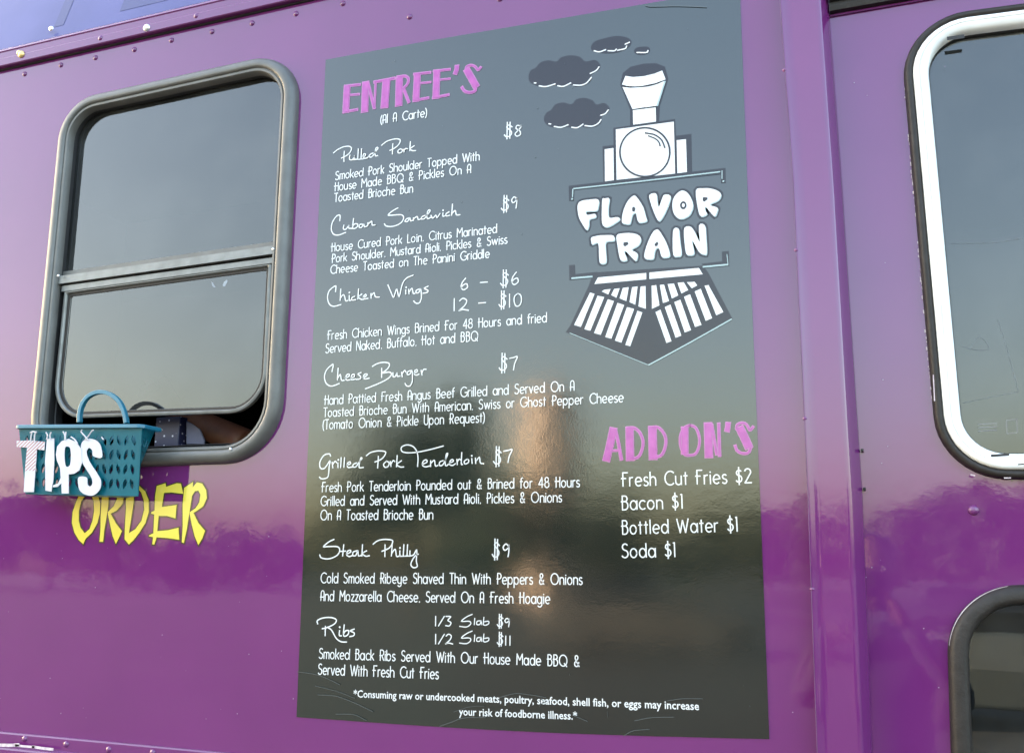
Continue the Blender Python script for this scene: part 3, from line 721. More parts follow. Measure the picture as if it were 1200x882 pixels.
# handwritten item names, traced stroke by stroke
def script(name, F, strokes, wpx=1.55, dots=(), label=None, dx=0, dy=0, smooth=5):
    mb = MB(); k = 0
    for s in strokes:
        k += 1; pts = [F((p[0] + dx, p[1] + dy)) for p in s]; m = mpp(*pts[0])
        q = [S(*p, Y_MENU) for p in pts]; q = cr(q, smooth) if len(q) > 2 else q
        ribbon(mb, q, wpx * .80 * m, LAY(1 + k % 7))
    for d in dots:
        p = F((d[0] + dx, d[1] + dy)); m = mpp(*p); c = S(*p, Y_MENU); ribbon(mb, [c, (c[0] + .0001, c[1])], wpx * m * 1.1, LAY(3))
    o = mb.build(name, M['white'], menu)
    if label: o['label'] = label
    return o
H1 = fr(385, 155, 10.909)
script('item_name', H1, [[(65, 268), (120, 225), (190, 192), (260, 183), (295, 205), (280, 255), (235, 300), (165, 335)], [(205, 245), (200, 310), (200, 380)],
 [(278, 295), (272, 345), (300, 358), (330, 330), (338, 305), (338, 345), (365, 350)], [(385, 215), (378, 350)], [(428, 215), (420, 345)],
 [(440, 325), (472, 308), (478, 285), (455, 285), (445, 320), (470, 340), (510, 325)], [(575, 268), (540, 282), (518, 310), (545, 322), (580, 290), (615, 235), (634, 208), (622, 196), (606, 215), (598, 280), (604, 306), (632, 300)],
 [(300, 357), (400, 350), (500, 335)], [(680, 172), (740, 125), (820, 95), (890, 90), (920, 110), (900, 160), (850, 205), (785, 238)], [(825, 150), (822, 220), (820, 285)],
 [(915, 220), (890, 245), (900, 270), (935, 262), (950, 230), (920, 218)], [(965, 225), (970, 260)], [(970, 240), (990, 215), (1015, 220)],
 [(1048, 120), (1040, 240)], [(1100, 175), (1045, 215), (1075, 238), (1120, 238)]], 1.55, label='handwritten white words "Pulled Pork"')
H2 = fr(380, 230, 7.0588)
script('item_name', H2, [[(130, 205), (132, 160), (105, 165), (70, 215), (60, 275), (80, 315), (120, 322), (180, 300)],
 [(165, 240), (160, 270), (180, 275), (205, 245), (205, 265), (235, 268)], [(245, 185), (238, 265), (270, 260), (280, 235), (255, 230), (240, 250)],
 [(325, 235), (300, 235), (290, 255), (310, 260), (330, 235), (335, 255), (355, 250)], [(365, 220), (362, 250)], [(365, 235), (395, 210), (400, 240), (425, 240)],
 [(610, 98), (570, 120), (530, 155), (560, 158), (640, 155), (657, 185), (630, 225), (570, 250), (515, 248), (498, 228)],
 [(705, 180), (680, 190), (670, 208), (690, 210), (710, 182), (715, 205), (735, 200)], [(740, 180), (740, 202)], [(740, 190), (770, 170), (780, 195), (800, 190)],
 [(838, 160), (812, 172), (806, 190), (830, 188), (852, 160), (878, 124), (868, 116), (857, 132), (852, 176), (862, 188), (885, 176)], [(885, 160), (900, 185), (925, 160), (935, 180), (960, 145)],
 [(985, 140), (985, 168), (1000, 165)], [(1035, 130), (1010, 145), (1010, 165), (1040, 158)], [(1062, 65), (1055, 160)], [(1058, 145), (1085, 120), (1095, 155), (1125, 155)]],
 1.6, [(985, 118)], 'handwritten white words "Cuban Sandwich"')
H3 = fr(375, 310, 8.571)
script('item_name', H3, [[(158, 275), (162, 218), (140, 225), (95, 265), (78, 330), (95, 395), (140, 420), (215, 402)],
 [(212, 245), (205, 362)], [(207, 340), (235, 305), (250, 320), (262, 365), (285, 362)], [(298, 310), (298, 360), (315, 360)], [(355, 320), (325, 335), (325, 358), (365, 355)],
 [(392, 245), (385, 350)], [(425, 295), (388, 325), (415, 350), (440, 350)], [(435, 335), (465, 318), (460, 300), (440, 320), (445, 345), (485, 340)],
 [(515, 290), (515, 340)], [(515, 320), (545, 285), (560, 325), (600, 328)], [(685, 205), (712, 268), (740, 330), (757, 290), (775, 250), (798, 322), (830, 200), (870, 140), (940, 108)],
 [(865, 255), (865, 300)], [(895, 250), (898, 298)], [(898, 275), (925, 240), (938, 290), (955, 290)],
 [(1005, 245), (970, 260), (968, 285), (995, 280), (1012, 245), (1020, 330), (1000, 385), (965, 388), (942, 365)], [(1090, 218), (1050, 240), (1085, 260), (1080, 280), (1035, 290)]],
 1.6, [(298, 282), (868, 230)], 'handwritten white words "Chicken Wings"')
H4 = fr(370, 415, 8.571)
script('item_name', H4, [[(165, 178), (178, 105), (155, 115), (110, 160), (90, 230), (110, 295), (160, 320), (240, 295)],
 [(228, 140), (220, 262)], [(222, 245), (250, 205), (262, 260), (290, 262)], [(300, 240), (340, 220), (335, 200), (310, 215), (310, 258), (350, 258)],
 [(355, 240), (392, 225), (388, 202), (365, 215), (362, 255), (405, 250)], [(462, 185), (430, 200), (455, 225), (450, 248), (410, 255)], [(480, 235), (515, 215), (515, 198), (490, 205), (480, 235), (500, 248), (540, 240)],
 [(570, 122), (620, 95), (680, 82), (735, 90), (740, 120), (710, 160), (665, 190), (740, 180), (762, 205), (720, 250), (620, 300), (500, 348)], [(665, 140), (665, 235)],
 [(778, 185), (780, 225), (800, 225), (820, 190), (822, 222), (850, 220)], [(865, 180), (872, 228)], [(870, 200), (895, 165), (910, 180)],
 [(955, 165), (925, 180), (925, 205), (950, 200), (970, 165), (975, 260), (955, 315), (920, 320), (900, 292)], [(985, 190), (1020, 175), (1018, 155), (1000, 162), (990, 195), (1010, 210), (1040, 200)],
 [(1060, 160), (1070, 210)], [(1068, 190), (1085, 155), (1112, 152)]], 1.65, label='handwritten white words "Cheese Burger"')
H5 = fr(365, 515, 5.714)
script('item_name', H5, [[(130, 110), (120, 95), (85, 105), (58, 150), (62, 190), (90, 190), (125, 142), (120, 180), (116, 230), (105, 255), (70, 262), (55, 250)],
 [(140, 150), (145, 190)], [(143, 168), (160, 145), (172, 155)], [(180, 155), (180, 188)], [(202, 120), (198, 188)], [(225, 120), (220, 186)],
 [(240, 170), (262, 160), (258, 148), (242, 160), (245, 185), (275, 182)], [(305, 155), (282, 165), (280, 182), (300, 180), (320, 150), (340, 125), (330, 125), (320, 175), (325, 188), (350, 185)],
 [(368, 108), (400, 85), (450, 75), (495, 80), (495, 100), (470, 130), (425, 150)], [(450, 110), (445, 190)],
 [(505, 143), (485, 165), (495, 185), (515, 178), (522, 155), (505, 143)], [(530, 145), (535, 180)], [(534, 165), (550, 140), (562, 148)], [(575, 105), (570, 182)], [(605, 140), (573, 165), (595, 182), (620, 182)],
 [(885, 42), (800, 65), (720, 82), (650, 88), (608, 78), (605, 50), (640, 35), (680, 45), (705, 75), (715, 120), (712, 180)],
 [(745, 165), (775, 150), (770, 135), (750, 145), (745, 170), (765, 182), (795, 175)], [(800, 140), (800, 180)], [(800, 160), (825, 138), (832, 175), (850, 172)],
 [(885, 140), (862, 150), (860, 172), (880, 170), (900, 135), (915, 95), (905, 100), (898, 160), (905, 175), (920, 165)], [(925, 155), (950, 145), (945, 132), (930, 142), (925, 165), (945, 172), (965, 160)],
 [(975, 130), (978, 168)], [(977, 150), (990, 130), (1000, 135)], [(1008, 85), (1005, 160), (1015, 165)], [(1045, 130), (1025, 145), (1030, 162), (1050, 155), (1055, 138), (1045, 130)],
 [(1075, 125), (1078, 160)], [(1100, 122), (1102, 160)], [(1102, 145), (1125, 118), (1132, 155), (1155, 160)]], 1.7, [(182, 135), (1075, 108)], 'handwritten white words "Grilled Pork Tenderloin"')
H6 = fr(365, 625, 6.296)
script('item_name', H6, [[(168, 42), (130, 60), (90, 95), (120, 95), (190, 95), (210, 120), (190, 160), (130, 185), (75, 178), (62, 155)],
 [(240, 80), (232, 165)], [(215, 130), (255, 128)], [(262, 150), (292, 135), (288, 122), (268, 130), (262, 155), (282, 168), (305, 160)], [(340, 125), (312, 135), (308, 160), (330, 160), (345, 125), (350, 162), (370, 160)],
 [(380, 80), (375, 165)], [(410, 125), (378, 145), (400, 165), (430, 162)], [(455, 78), (490, 52), (540, 42), (595, 48), (598, 70), (575, 105), (520, 130)], [(545, 80), (543, 170)],
 [(598, 70), (592, 165)], [(594, 145), (620, 115), (630, 165), (648, 165)], [(655, 125), (655, 165)], [(685, 80), (680, 165)], [(710, 80), (706, 165)],
 [(728, 125), (730, 160), (755, 155), (778, 120), (775, 200), (782, 240), (755, 250), (735, 230), (745, 195), (770, 160), (790, 150)], [(655, 166), (730, 164)]],
 1.75, [(655, 105)], 'handwritten white words "Steak Philly"')
script('item_name', H6, [[(48, 665), (45, 640), (90, 620), (150, 618), (185, 635), (170, 665), (120, 690), (80, 700)], [(105, 680), (103, 752)], [(120, 690), (150, 710), (185, 770), (220, 795), (262, 798)],
 [(210, 712), (208, 748), (225, 752)], [(245, 670), (240, 750), (270, 745), (278, 715), (255, 715), (242, 735)], [(320, 702), (290, 715), (318, 730), (315, 750), (285, 758)]],
 1.8, [(210, 688)], 'handwritten white word "Ribs"')
# prices, in the same hand
HD = {'0': [[(.5, 1), (.15, .8), (.08, .4), (.3, 0), (.7, .05), (.9, .45), (.8, .85), (.5, 1)]], '1': [[(.5, 1), (.48, 0)]], '2': [[(.1, .8), (.45, 1), (.8, .8), (.6, .4), (.05, .02), (.4, .1), (1, .0)]],
 '3': [[(.1, .98), (.8, .95), (.4, .58), (.85, .35), (.6, .02), (.05, .05)]], '6': [[(.65, 1), (.25, .65), (.1, .25), (.4, 0), (.85, .2), (.75, .5), (.35, .42), (.12, .2)]],
 '7': [[(.05, .9), (.5, .95), (.95, 1), (.65, .5), (.5, 0)]], '8': [[(.85, .9), (.4, 1), (.25, .75), (.7, .45), (.75, .12), (.35, 0), (.15, .25), (.6, .6), (.85, .85), (.75, .98)]],
 '9': [[(.85, .8), (.5, 1), (.15, .75), (.35, .5), (.8, .7), (.88, .9), (.85, .4), (.75, 0)]], '$': [[(.95, .68), (.6, .82), (.35, .70), (.85, .42), (.75, .2), (.3, .15), (.05, .28)], [(.40, 1), (.36, 0)], [(.72, .98), (.68, .02)]],
 '-': [[(0, .5), (1, .55)]], '/': [[(1, 1), (0, 0)]]}
def price(items, label, w=1.3, name='price'):
    mb = MB(); k = 0
    for ch, x0, y0, x1, y1 in items:                  # box: left, top, right, bottom in photo pixels
        for s in HD[ch]:
            k += 1; sl = (x1 - x0)
            pts = [(x0 + p[0] * sl, y1 - p[1] * (y1 - y0) - p[0] * sl * max(0, (650 - y1)) * .00022) for p in s]
            q = tr(pts, None, Y_MENU); q = cr(q, 5) if len(q) > 2 else q
            ribbon(mb, q, w * mpp(x0, y0), LAY(1 + k % 7))
    o = mb.build(name, M['white'], menu); o['label'] = label; return mb
price([('$', 590.5, 144, 601, 164), ('8', 602.5, 148, 612.5, 160.5)], 'handwritten white price $8')
price([('$', 587, 229.5, 597, 250), ('9', 598.7, 231.5, 607, 245)], 'handwritten white price $9 beside Cuban Sandwich')
price([('$', 586, 316.5, 596.5, 338), ('6', 599, 319.5, 609, 334)], 'handwritten white price $6')
price([('$', 584.5, 341, 593.5, 363), ('1', 594.5, 345, 600.5, 360.5), ('0', 602, 344.5, 612.5, 359)], 'handwritten white price $10')
price([('$', 584.5, 414, 595, 437.5), ('7', 597, 418.5, 607, 434)], 'handwritten white price $7 beside Cheese Burger')
price([('$', 578, 523, 588, 547), ('7', 590, 527, 601, 542)], 'handwritten white price $7 beside Grilled Pork Tenderloin', 1.4)
price([('$', 576.5, 631, 586, 656), ('9', 588.5, 637, 598, 652)], 'handwritten white price $9 beside Steak Philly', 1.45)
price([('1', 508, 721.5, 513.5, 733), ('/', 514, 721.5, 521, 733), ('3', 522, 721.5, 530, 733)], 'handwritten white fraction 1/3', 1.3, 'portion_count'); price([('$', 582.5, 719, 590, 736), ('9', 591, 724, 598, 734)], 'handwritten white price $9 of the third slab', 1.3)
price([('1', 508, 742.5, 513.5, 754), ('/', 514, 742.5, 521, 754), ('2', 522, 742.5, 531, 754)], 'handwritten white fraction 1/2', 1.3, 'portion_count'); price([('$', 582.5, 740, 590, 757), ('1', 590.5, 744.5, 595.5, 755.5), ('1', 595.5, 744.5, 600.5, 755.5)], 'handwritten white price $11 of the half slab', 1.3)
price([('6', 539.5, 326.5, 549.5, 340)], 'handwritten white figure 6', name='portion_count'); price([('1', 529.5, 350, 535.5, 364.5), ('2', 537.5, 350, 549.5, 364.5)], 'handwritten white figure 12', name='portion_count')
price([('-', 563, 331, 571.5, 331.4)], 'upper handwritten dash', name='dash'); price([('-', 561, 355, 569.5, 355.4)], 'lower handwritten dash', name='dash')
H7 = fr(340, 620, 3.333)
slab = [[(712, 335), (690, 345), (670, 362), (700, 362), (706, 372), (690, 384), (662, 382)], [(722, 350), (720, 376)], [(746, 360), (732, 362), (730, 374), (742, 374), (747, 360), (750, 376)], [(758, 346), (757, 376), (775, 373), (776, 362), (760, 364)]]
script('price_word', H7, slab, 1.45, label='handwritten white word "Slab", upper', dy=-4); script('price_word', H7, slab, 1.45, label='handwritten white word "Slab", lower', dy=61)

# pink headings: fat strokes with a lighter edge
def heading(name, F, strokes, label):
    """strokes: (points, width in trace units, smooth)"""
    m1, m2 = MB(), MB(); k = 0
    for pts, w, sm in strokes:
        k += 1; px = [F(p) for p in pts]; q = [S(*p, Y_MENU) for p in px]; q = cr(q, 5) if sm and len(q) > 2 else q
        s = (Vector(F((100, 0))) - Vector(F((0, 0)))).length / 100; m = mpp(*px[0])
        ribbon(m1, q, (w + 4) * s * m, LAY(1) - .00001 * k)
        a, b = Vector(q[0]), Vector(q[1]); c, d = Vector(q[-1]), Vector(q[-2]); e = 9 * s * m
        q2 = [Vector(p) for p in q]; q2[0] = a + (b - a).normalized() * min(e, (b - a).length * .6); q2[-1] = c + (d - c).normalized() * min(e, (c - d).length * .6)
        ribbon(m2, q2, max(.3, (w - 20)) * s * m, LAY(4) - .00001 * k)
    o = m1.build(name, M['pink'], menu); o['label'] = label
    i = m2.build('heading_fill', M['magenta'], o)
    return o
FA, FB = fr(395, 65, 11.76), fr(480, 65, 11.76)
sh = lambda pts, dx, dy: [(p[0] + dx, p[1] + dy) for p in pts]
B_ = lambda pts: [((p[0] / 11.76 + 85) * 11.76, p[1]) for p in pts]
heading('heading', FA, [([(140, 440), (122, 775)], 92, 0), ([(105, 428), (320, 405)], 36, 0), ([(150, 552), (312, 538)], 30, 0), ([(90, 785), (285, 748)], 36, 0),
 ([(395, 385), (382, 765)], 98, 0), ([(430, 390), (515, 730)], 42, 0), ([(535, 360), (515, 738)], 30, 0), ([(512, 372), (800, 318)], 40, 0), ([(682, 350), (655, 705)], 108, 0),
 ([(862, 320), (852, 680)], 100, 0), ([(830, 302), (940, 290), (985, 330), (970, 400), (905, 470)], 38, 1), ([(915, 455), (992, 650)], 42, 0),
 (B_([(110, 270), (90, 620)]), 94, 0), (B_([(60, 262), (292, 238)]), 34, 0), (B_([(140, 388), (295, 372)]), 28, 0), (B_([(55, 625), (265, 588)]), 36, 0),
 (B_([(378, 225), (365, 580)]), 94, 0), (B_([(330, 220), (562, 196)]), 34, 0), (B_([(420, 340), (562, 325)]), 28, 0), (B_([(320, 588), (545, 545)]), 36, 0),
 (B_([(655, 150), (650, 200), (630, 255)]), 62, 1), (B_([(790, 205), (850, 310), (918, 430)]), 94, 0), (B_([(775, 215), (790, 160), (850, 140), (905, 160), (945, 205), (985, 165)]), 34, 1),
 (B_([(915, 440), (900, 495), (830, 515), (760, 495), (722, 440)]), 40, 1)], 'pink hand-drawn heading reading "ENTREE\'S"')
GB = lambda pts: [(p[0] + 90 * 12, p[1]) for p in pts]
heading('heading', fr(700, 485, 12), [([(225, 215), (180, 430), (130, 640)], 112, 0), ([(255, 215), (300, 420), (340, 640)], 50, 0), ([(190, 515), (320, 512)], 36, 0),
 ([(455, 205), (462, 630)], 118, 0), ([(420, 195), (520, 198), (600, 265), (645, 390), (620, 530), (560, 612), (430, 635)], 44, 1),
 ([(775, 195), (785, 615)], 122, 0), ([(735, 188), (850, 188), (925, 255), (965, 360), (948, 490), (890, 585), (750, 615)], 44, 1),
 (GB([(150, 200), (150, 545)]), 105, 0), (GB([(225, 158), (150, 190), (95, 290), (90, 430), (140, 560), (225, 580), (310, 550), (355, 430), (350, 300), (300, 190), (225, 158)]), 40, 1),
 (GB([(478, 145), (490, 590)]), 120, 0), (GB([(530, 150), (600, 570)]), 46, 0), (GB([(628, 130), (640, 590)]), 48, 0), (GB([(760, 130), (755, 190), (745, 235)]), 78, 0),
 (GB([(925, 200), (985, 320), (1048, 460)]), 122, 0), (GB([(880, 215), (890, 150), (960, 125), (1020, 150), (1065, 225), (1115, 175)]), 42, 1), (GB([(1080, 470), (1040, 545), (950, 550), (885, 510), (858, 440)]), 44, 1)],
 'pink hand-drawn heading reading "ADD ON\'S"')

# ---- the train logo
logo = MB(); logo_dark = logo
FD, FC, F7 = fr(700, 65, 5.5125), fr(660, 295, 6.0), fr(600, 20, 4.0)
kk = [0]
def ink(pts, F, sm=False):
    kk[0] += 1; q = tr(pts, F, Y_MENU); q = cr(q, 4, True) if sm else q; poly(logo, q, LAY(0) - .00003 * kk[0])
ink([(148, 190), (165, 115), (215, 75), (300, 55), (380, 52), (437, 75), (458, 152), (403, 330), (398, 428), (212, 455), (212, 352), (158, 215)], FD)
ink([(104, 470), (502, 412), (520, 765), (108, 822)], FD); ink([(34, 588), (110, 580), (112, 818), (40, 825)], FD); ink([(500, 522), (607, 508), (612, 752), (510, 765)], FD)
ink([(205, 170), (235, 145), (600, 122), (985, 98), (1022, 150), (1190, 470), (600, 800), (18, 565), (50, 520), (180, 240)], FC)
ink([(42, 95), (82, 92), (84, 158), (240, 142), (206, 186), (44, 200)], FC); ink([(975, 84), (1118, 68), (1116, 0), (1164, -5), (1168, 100), (985, 116)], FC)
ink([(266, 792), (1000, 708), (1002, 778), (980, 778), (978, 738), (292, 812), (290, 862), (268, 862)], F7)
sil = logo.build('logo_backing', M['ink'], menu)
loco = empty('tmp', (0,0,0)); bpy.data.objects.remove(loco); kw = [0]; WP = []
def wht(pts, F, sm=False, holes=()):
    kw[0] += 1; q = tr(pts, F, Y_MENU); q = cr(q, 4, True) if sm else q
    mb = MB(); poly(mb, q, LAY(3) - .000012 * kw[0], [tr(h, F, Y_MENU) for h in holes])
    nm = ['smokestack_lip', 'smokestack', 'smokestack_neck', 'engine_front', 'side_tank', 'side_tank'][kw[0] - 1] if kw[0] <= 6 else 'cowcatcher_bar'
    WP.append(mb.build(nm, M['white'], menu))
wht([(182, 135), (230, 142), (300, 137), (370, 120), (420, 100), (442, 158), (375, 182), (290, 200), (210, 205), (160, 190)], FD)
wht([(163, 206), (215, 212), (290, 207), (375, 190), (438, 166), (382, 328), (228, 350)], FD); wht([(230, 356), (378, 338), (380, 430), (232, 450)], FD)
wht([(120, 480), (495, 430), (503, 765), (125, 806)], FD); wht([(48, 608), (105, 600), (108, 808), (50, 815)], FD); wht([(513, 550), (573, 543), (580, 755), (518, 763)], FD)
for q in ([(245, 182), (585, 150), (585, 195), (220, 228)], [(607, 147), (955, 115), (982, 160), (607, 193)],
 [(272, 280), (290, 268), (335, 263), (318, 302)], [(360, 262), (398, 258), (375, 325), (338, 305)], [(420, 255), (462, 250), (445, 348), (397, 328)], [(485, 250), (524, 245), (508, 373), (467, 355)], [(545, 245), (580, 242), (582, 402), (530, 385)],
 [(622, 240), (655, 236), (678, 378), (625, 402)], [(680, 235), (710, 232), (745, 348), (702, 362)], [(735, 228), (780, 225), (810, 308), (765, 330)], [(805, 220), (848, 215), (880, 270), (832, 295)], [(870, 215), (925, 213), (943, 238), (905, 258)],
 [(190, 288), (222, 297), (125, 530), (78, 515)], [(243, 310), (290, 320), (192, 556), (150, 545)], [(315, 335), (358, 348), (265, 585), (218, 572)], [(383, 360), (430, 375), (340, 612), (296, 600)], [(450, 390), (500, 403), (410, 640), (365, 625)], [(523, 415), (558, 428), (472, 665), (438, 655)],
 [(650, 425), (685, 408), (763, 630), (727, 642)], [(715, 390), (755, 372), (832, 590), (792, 606)], [(782, 355), (825, 338), (900, 552), (855, 568)], [(850, 318), (893, 300), (973, 515), (928, 530)], [(925, 280), (968, 262), (1048, 468), (1003, 487)], [(995, 240), (1022, 235), (1127, 425), (1077, 448)]):
    wht(q, FC)
wo = WP[3]
def strokes_mb(lst, mat, name, par, k0=5):
    k = 0
    for pts, F, w in lst:
        k += 1; px = [F(p) for p in pts]; q = [S(*p, Y_MENU) for p in px]; q = cr(q, 6) if len(q) > 2 else q
        mb = MB(); ribbon(mb, q, w * mpp(*px[0]), LAY(k0) - .00002 * k); o = mb.build(name, mat, par)
    return o
strokes_mb([(A(308, 627, 161, 157, 0, 360, 40), FD, 2.0), ([(310, 503), (370, 515), (415, 548), (437, 598)], FD, 1.6), ([(330, 522), (375, 540), (398, 562), (407, 588)], FD, 1.4),
 ([(162, 200), (290, 206), (380, 188), (440, 160)], FD, .6), ([(228, 353), (310, 340)], FD, 1.0), ([(358, 334), (380, 332)], FD, 1.0)], M['ink'], 'lamp_outline', wo)
strokes_mb([([(438, 170), (388, 328)], FD, 1.8), ([(290, 806), (640, 767), (975, 727)], F7, 1.5), ([(286, 808), (285, 845)], F7, 1.2), ([(283, 854), (283.5, 854)], F7, 2.0), ([(991, 771), (991.5, 771)], F7, 2.0),
 ([(985, 722), (985, 760)], F7, 1.0), ([(62, 188), (205, 176)], FC, 2.0), ([(985, 108), (1158, 92)], FC, 2.0), ([(1160, 92), (1152, 20)], FC, .8), ([(602, 797), (900, 635), (1184, 475)], FC, 1.6), ([(48, 572), (300, 675), (595, 795)], FC, .7)], M['pale_ink'], 'logo_edge_line', wo)
FE = fr(610, 35, 7.35)
CL = [([(70, 400), (90, 350), (130, 330), (170, 285), (240, 265), (310, 275), (350, 240), (430, 222), (510, 235), (560, 275), (640, 262), (685, 300), (675, 345), (612, 385), (612, 430), (560, 478), (470, 492), (430, 472), (350, 498), (300, 478), (200, 497), (130, 478), (80, 450)], FE,
  [[(160, 485), (220, 492), (300, 468)], [(320, 485), (370, 490), (435, 460)], [(455, 478), (520, 480), (570, 460), (612, 412)], [(600, 380), (650, 355), (678, 322)], [(118, 460), (135, 462)]]),
 ([(203, 760), (222, 718), (265, 690), (300, 645), (370, 628), (440, 642), (480, 602), (550, 588), (620, 610), (655, 645), (720, 632), (765, 670), (752, 712), (698, 750), (695, 800), (640, 838), (560, 842), (520, 832), (460, 854), (410, 838), (340, 848), (250, 832), (210, 800)], FE,
  [[(290, 835), (350, 842), (412, 820)], [(440, 842), (490, 845), (540, 815)], [(555, 828), (620, 832), (670, 808), (695, 775)], [(690, 740), (730, 725), (757, 692)], [(245, 812), (262, 814)]]),
 ([(370, 150), (385, 118), (430, 102), (490, 90), (540, 98), (560, 118), (540, 148), (480, 170), (400, 168)], F7, [[(385, 160), (410, 165), (440, 155)], [(450, 160), (480, 160), (490, 152)], [(495, 158), (530, 150), (538, 138)], [(530, 130), (552, 120)]]),
 ([(572, 160), (590, 143), (640, 142), (645, 165), (620, 178), (585, 176)], F7, [[(585, 168), (630, 168), (638, 158)]])]
for out, F, wh in CL:
    mb = MB(); poly(mb, cr(tr(out, F, Y_MENU), 4, True), LAY(0)); o = mb.build('smoke_cloud', M['ink'], menu)
    strokes_mb([(w, F, 1.45) for w in wh], M['white'], 'cloud_edge', o, 2)
FLA, FLB = fr(670, 215, 8.82), fr(760, 210, 8.82)
LT = [('F', FLA, [(60, 250), (75, 200), (110, 180), (175, 170), (275, 168), (273, 250), (252, 285), (150, 290), (165, 328), (240, 315), (247, 352), (185, 372), (178, 440), (155, 482), (110, 420), (75, 350)], []),
 ('L', FLA, [(318, 165), (345, 156), (390, 158), (380, 240), (380, 330), (402, 358), (470, 350), (497, 375), (400, 440), (345, 450), (315, 410), (312, 280)], []),
 ('A', FLA, [(640, 128), (665, 135), (700, 180), (740, 250), (765, 340), (778, 385), (740, 402), (690, 400), (672, 340), (665, 310), (638, 312), (620, 350), (602, 418), (550, 418), (520, 400), (530, 300), (570, 200), (610, 150)], [[(625, 255), (645, 240), (660, 262), (648, 296), (627, 290)]]),
 ('V', FLB, [(8, 168), (78, 150), (90, 220), (106, 290), (135, 220), (162, 164), (228, 175), (205, 270), (160, 370), (110, 435), (72, 380), (30, 270)], []),
 ('O', FLB, [(350, 120), (400, 140), (440, 200), (460, 280), (432, 360), (380, 400), (320, 410), (270, 370), (248, 300), (255, 210), (300, 145)], [A(360, 272, 34, 42, 0, 330, 11)]),
 ('R', FLB, [(490, 118), (560, 97), (640, 98), (720, 125), (750, 165), (720, 220), (632, 265), (710, 295), (712, 330), (680, 385), (605, 300), (582, 290), (590, 330), (602, 365), (540, 385), (510, 300)], [[(562, 190), (608, 190), (612, 210), (577, 236), (560, 222)]]),
 ('T', FLA, [(205, 560), (280, 540), (350, 536), (430, 540), (438, 592), (355, 605), (352, 700), (356, 815), (300, 828), (285, 780), (275, 620), (215, 632), (205, 610)], []),
 ('R', FLA, [(465, 540), (530, 517), (620, 515), (690, 535), (716, 580), (690, 640), (620, 685), (675, 720), (680, 760), (655, 798), (565, 705), (545, 712), (572, 790), (520, 800), (497, 770), (475, 650)], [[(537, 612), (580, 605), (588, 630), (552, 653), (534, 640)]]),
 ('A', FLB, [(85, 522), (112, 535), (160, 610), (200, 700), (220, 790), (180, 810), (135, 800), (112, 720), (80, 715), (62, 760), (50, 822), (-5, 828), (-42, 810), (-35, 740), (0, 640), (45, 550)], [[(64, 672), (90, 646), (104, 665), (90, 693), (67, 694)]]),
 ('I', FLB, [(260, 518), (310, 512), (320, 580), (328, 660), (340, 780), (295, 800), (258, 785), (250, 650)], []),
 ('N', FLB, [(372, 505), (440, 495), (490, 570), (530, 650), (522, 480), (582, 478), (595, 600), (602, 765), (570, 778), (520, 750), (450, 630), (472, 765), (425, 785), (388, 765), (370, 620)], [])]
ltb = MB(); k = 0
for ch, F, out, holes in LT:
    k += 1; ribbon(ltb, cr(tr(out, F, Y_MENU), 3, True), 5.2 * mpp(760, 260), LAY(0) - .00003 * k, closed=True)
    for h in holes: poly(ltb, tr(h, F, Y_MENU), LAY(4))
ltb.build('logo_letter_shadow', M['ink'], menu)
lth = MB(); k = 0
for ch, F, out, holes in LT:
    k += 1; poly(lth, cr(tr(sh(out, 7, 9), F, Y_MENU), 3, True), LAY(2))
lth.build('logo_letter_edge', M['pale_ink'], menu)
for ch, F, out, holes in LT:
    m1 = MB(); poly(m1, cr(tr(out, F, Y_MENU), 3, True), LAY(3), [tr(h, F, Y_MENU) for h in holes])
    o = m1.build('logo_letter', M['white'], menu); o['label'] = 'white cartoon letter %s of the words FLAVOR TRAIN' % ch
mb = MB(); poly(mb, tr(A(361, 272, 15, 20, 0, 330, 11), FLB, Y_MENU), LAY(5)); mb.build('logo_letter_counter', M['white'], menu)

# scratches and specks on the vinyl
H8, H9 = fr(340, 620, 3.333), fr(640, 800, 4.0)
sc_list = [([(30, 555), (100, 565), (150, 583), (195, 605)], H8, .8), ([(100, 610), (180, 630), (255, 658)], H8, .7), ([(110, 645), (180, 650), (250, 675), (325, 710)], H8, .9), ([(180, 720), (250, 722), (300, 745)], H8, .8),
 ([(585, 768), (630, 752), (680, 735), (765, 733)], H8, .9), ([(640, 712), (700, 692), (760, 688)], H8, .5), ([(820, 655), (880, 640), (940, 645), (1000, 655)], H8, .8), ([(975, 690), (990, 672), (980, 655)], H8, .5),
 ([(570, 82), (640, 72), (735, 72)], H9, .9), ([(415, 175), (500, 160), (600, 158)], H9, .9), ([(365, 245), (410, 222), (485, 215)], H9, .9), ([(130, 150), (195, 178)], H9, .9), ([(288, 130), (290, 160)], H9, .4),
 ([(630, 32), (650, 38), (700, 38), (800, 36), (900, 39), (960, 42)], fr(620, 0, 4.615), 1.0)]
for i, (pts, F, w) in enumerate(sc_list):
    o = strokes_mb([(pts, F, w)], M['grey_ink'], 'scratch', menu, 7)
mb = MB(); rnd = random.Random(11)
for p in [(630, 127), (654.5, 174.5), (627.5, 184.5), (662, 75), (787, 436), (806, 34), (671, 103), (519, 148), (385, 118), (562, 800), (668, 790)] + [(rnd.uniform(385, 880), rnd.uniform(60, 830)) for _ in range(26)]:
    c = S(*p, Y_MENU); ribbon(mb, [c, (c[0] + .0001, c[1])], rnd.uniform(.0006, .0016), LAY(8))
o = mb.build('dust_specks', M['grey_ink'], menu); o['kind'] = 'stuff'

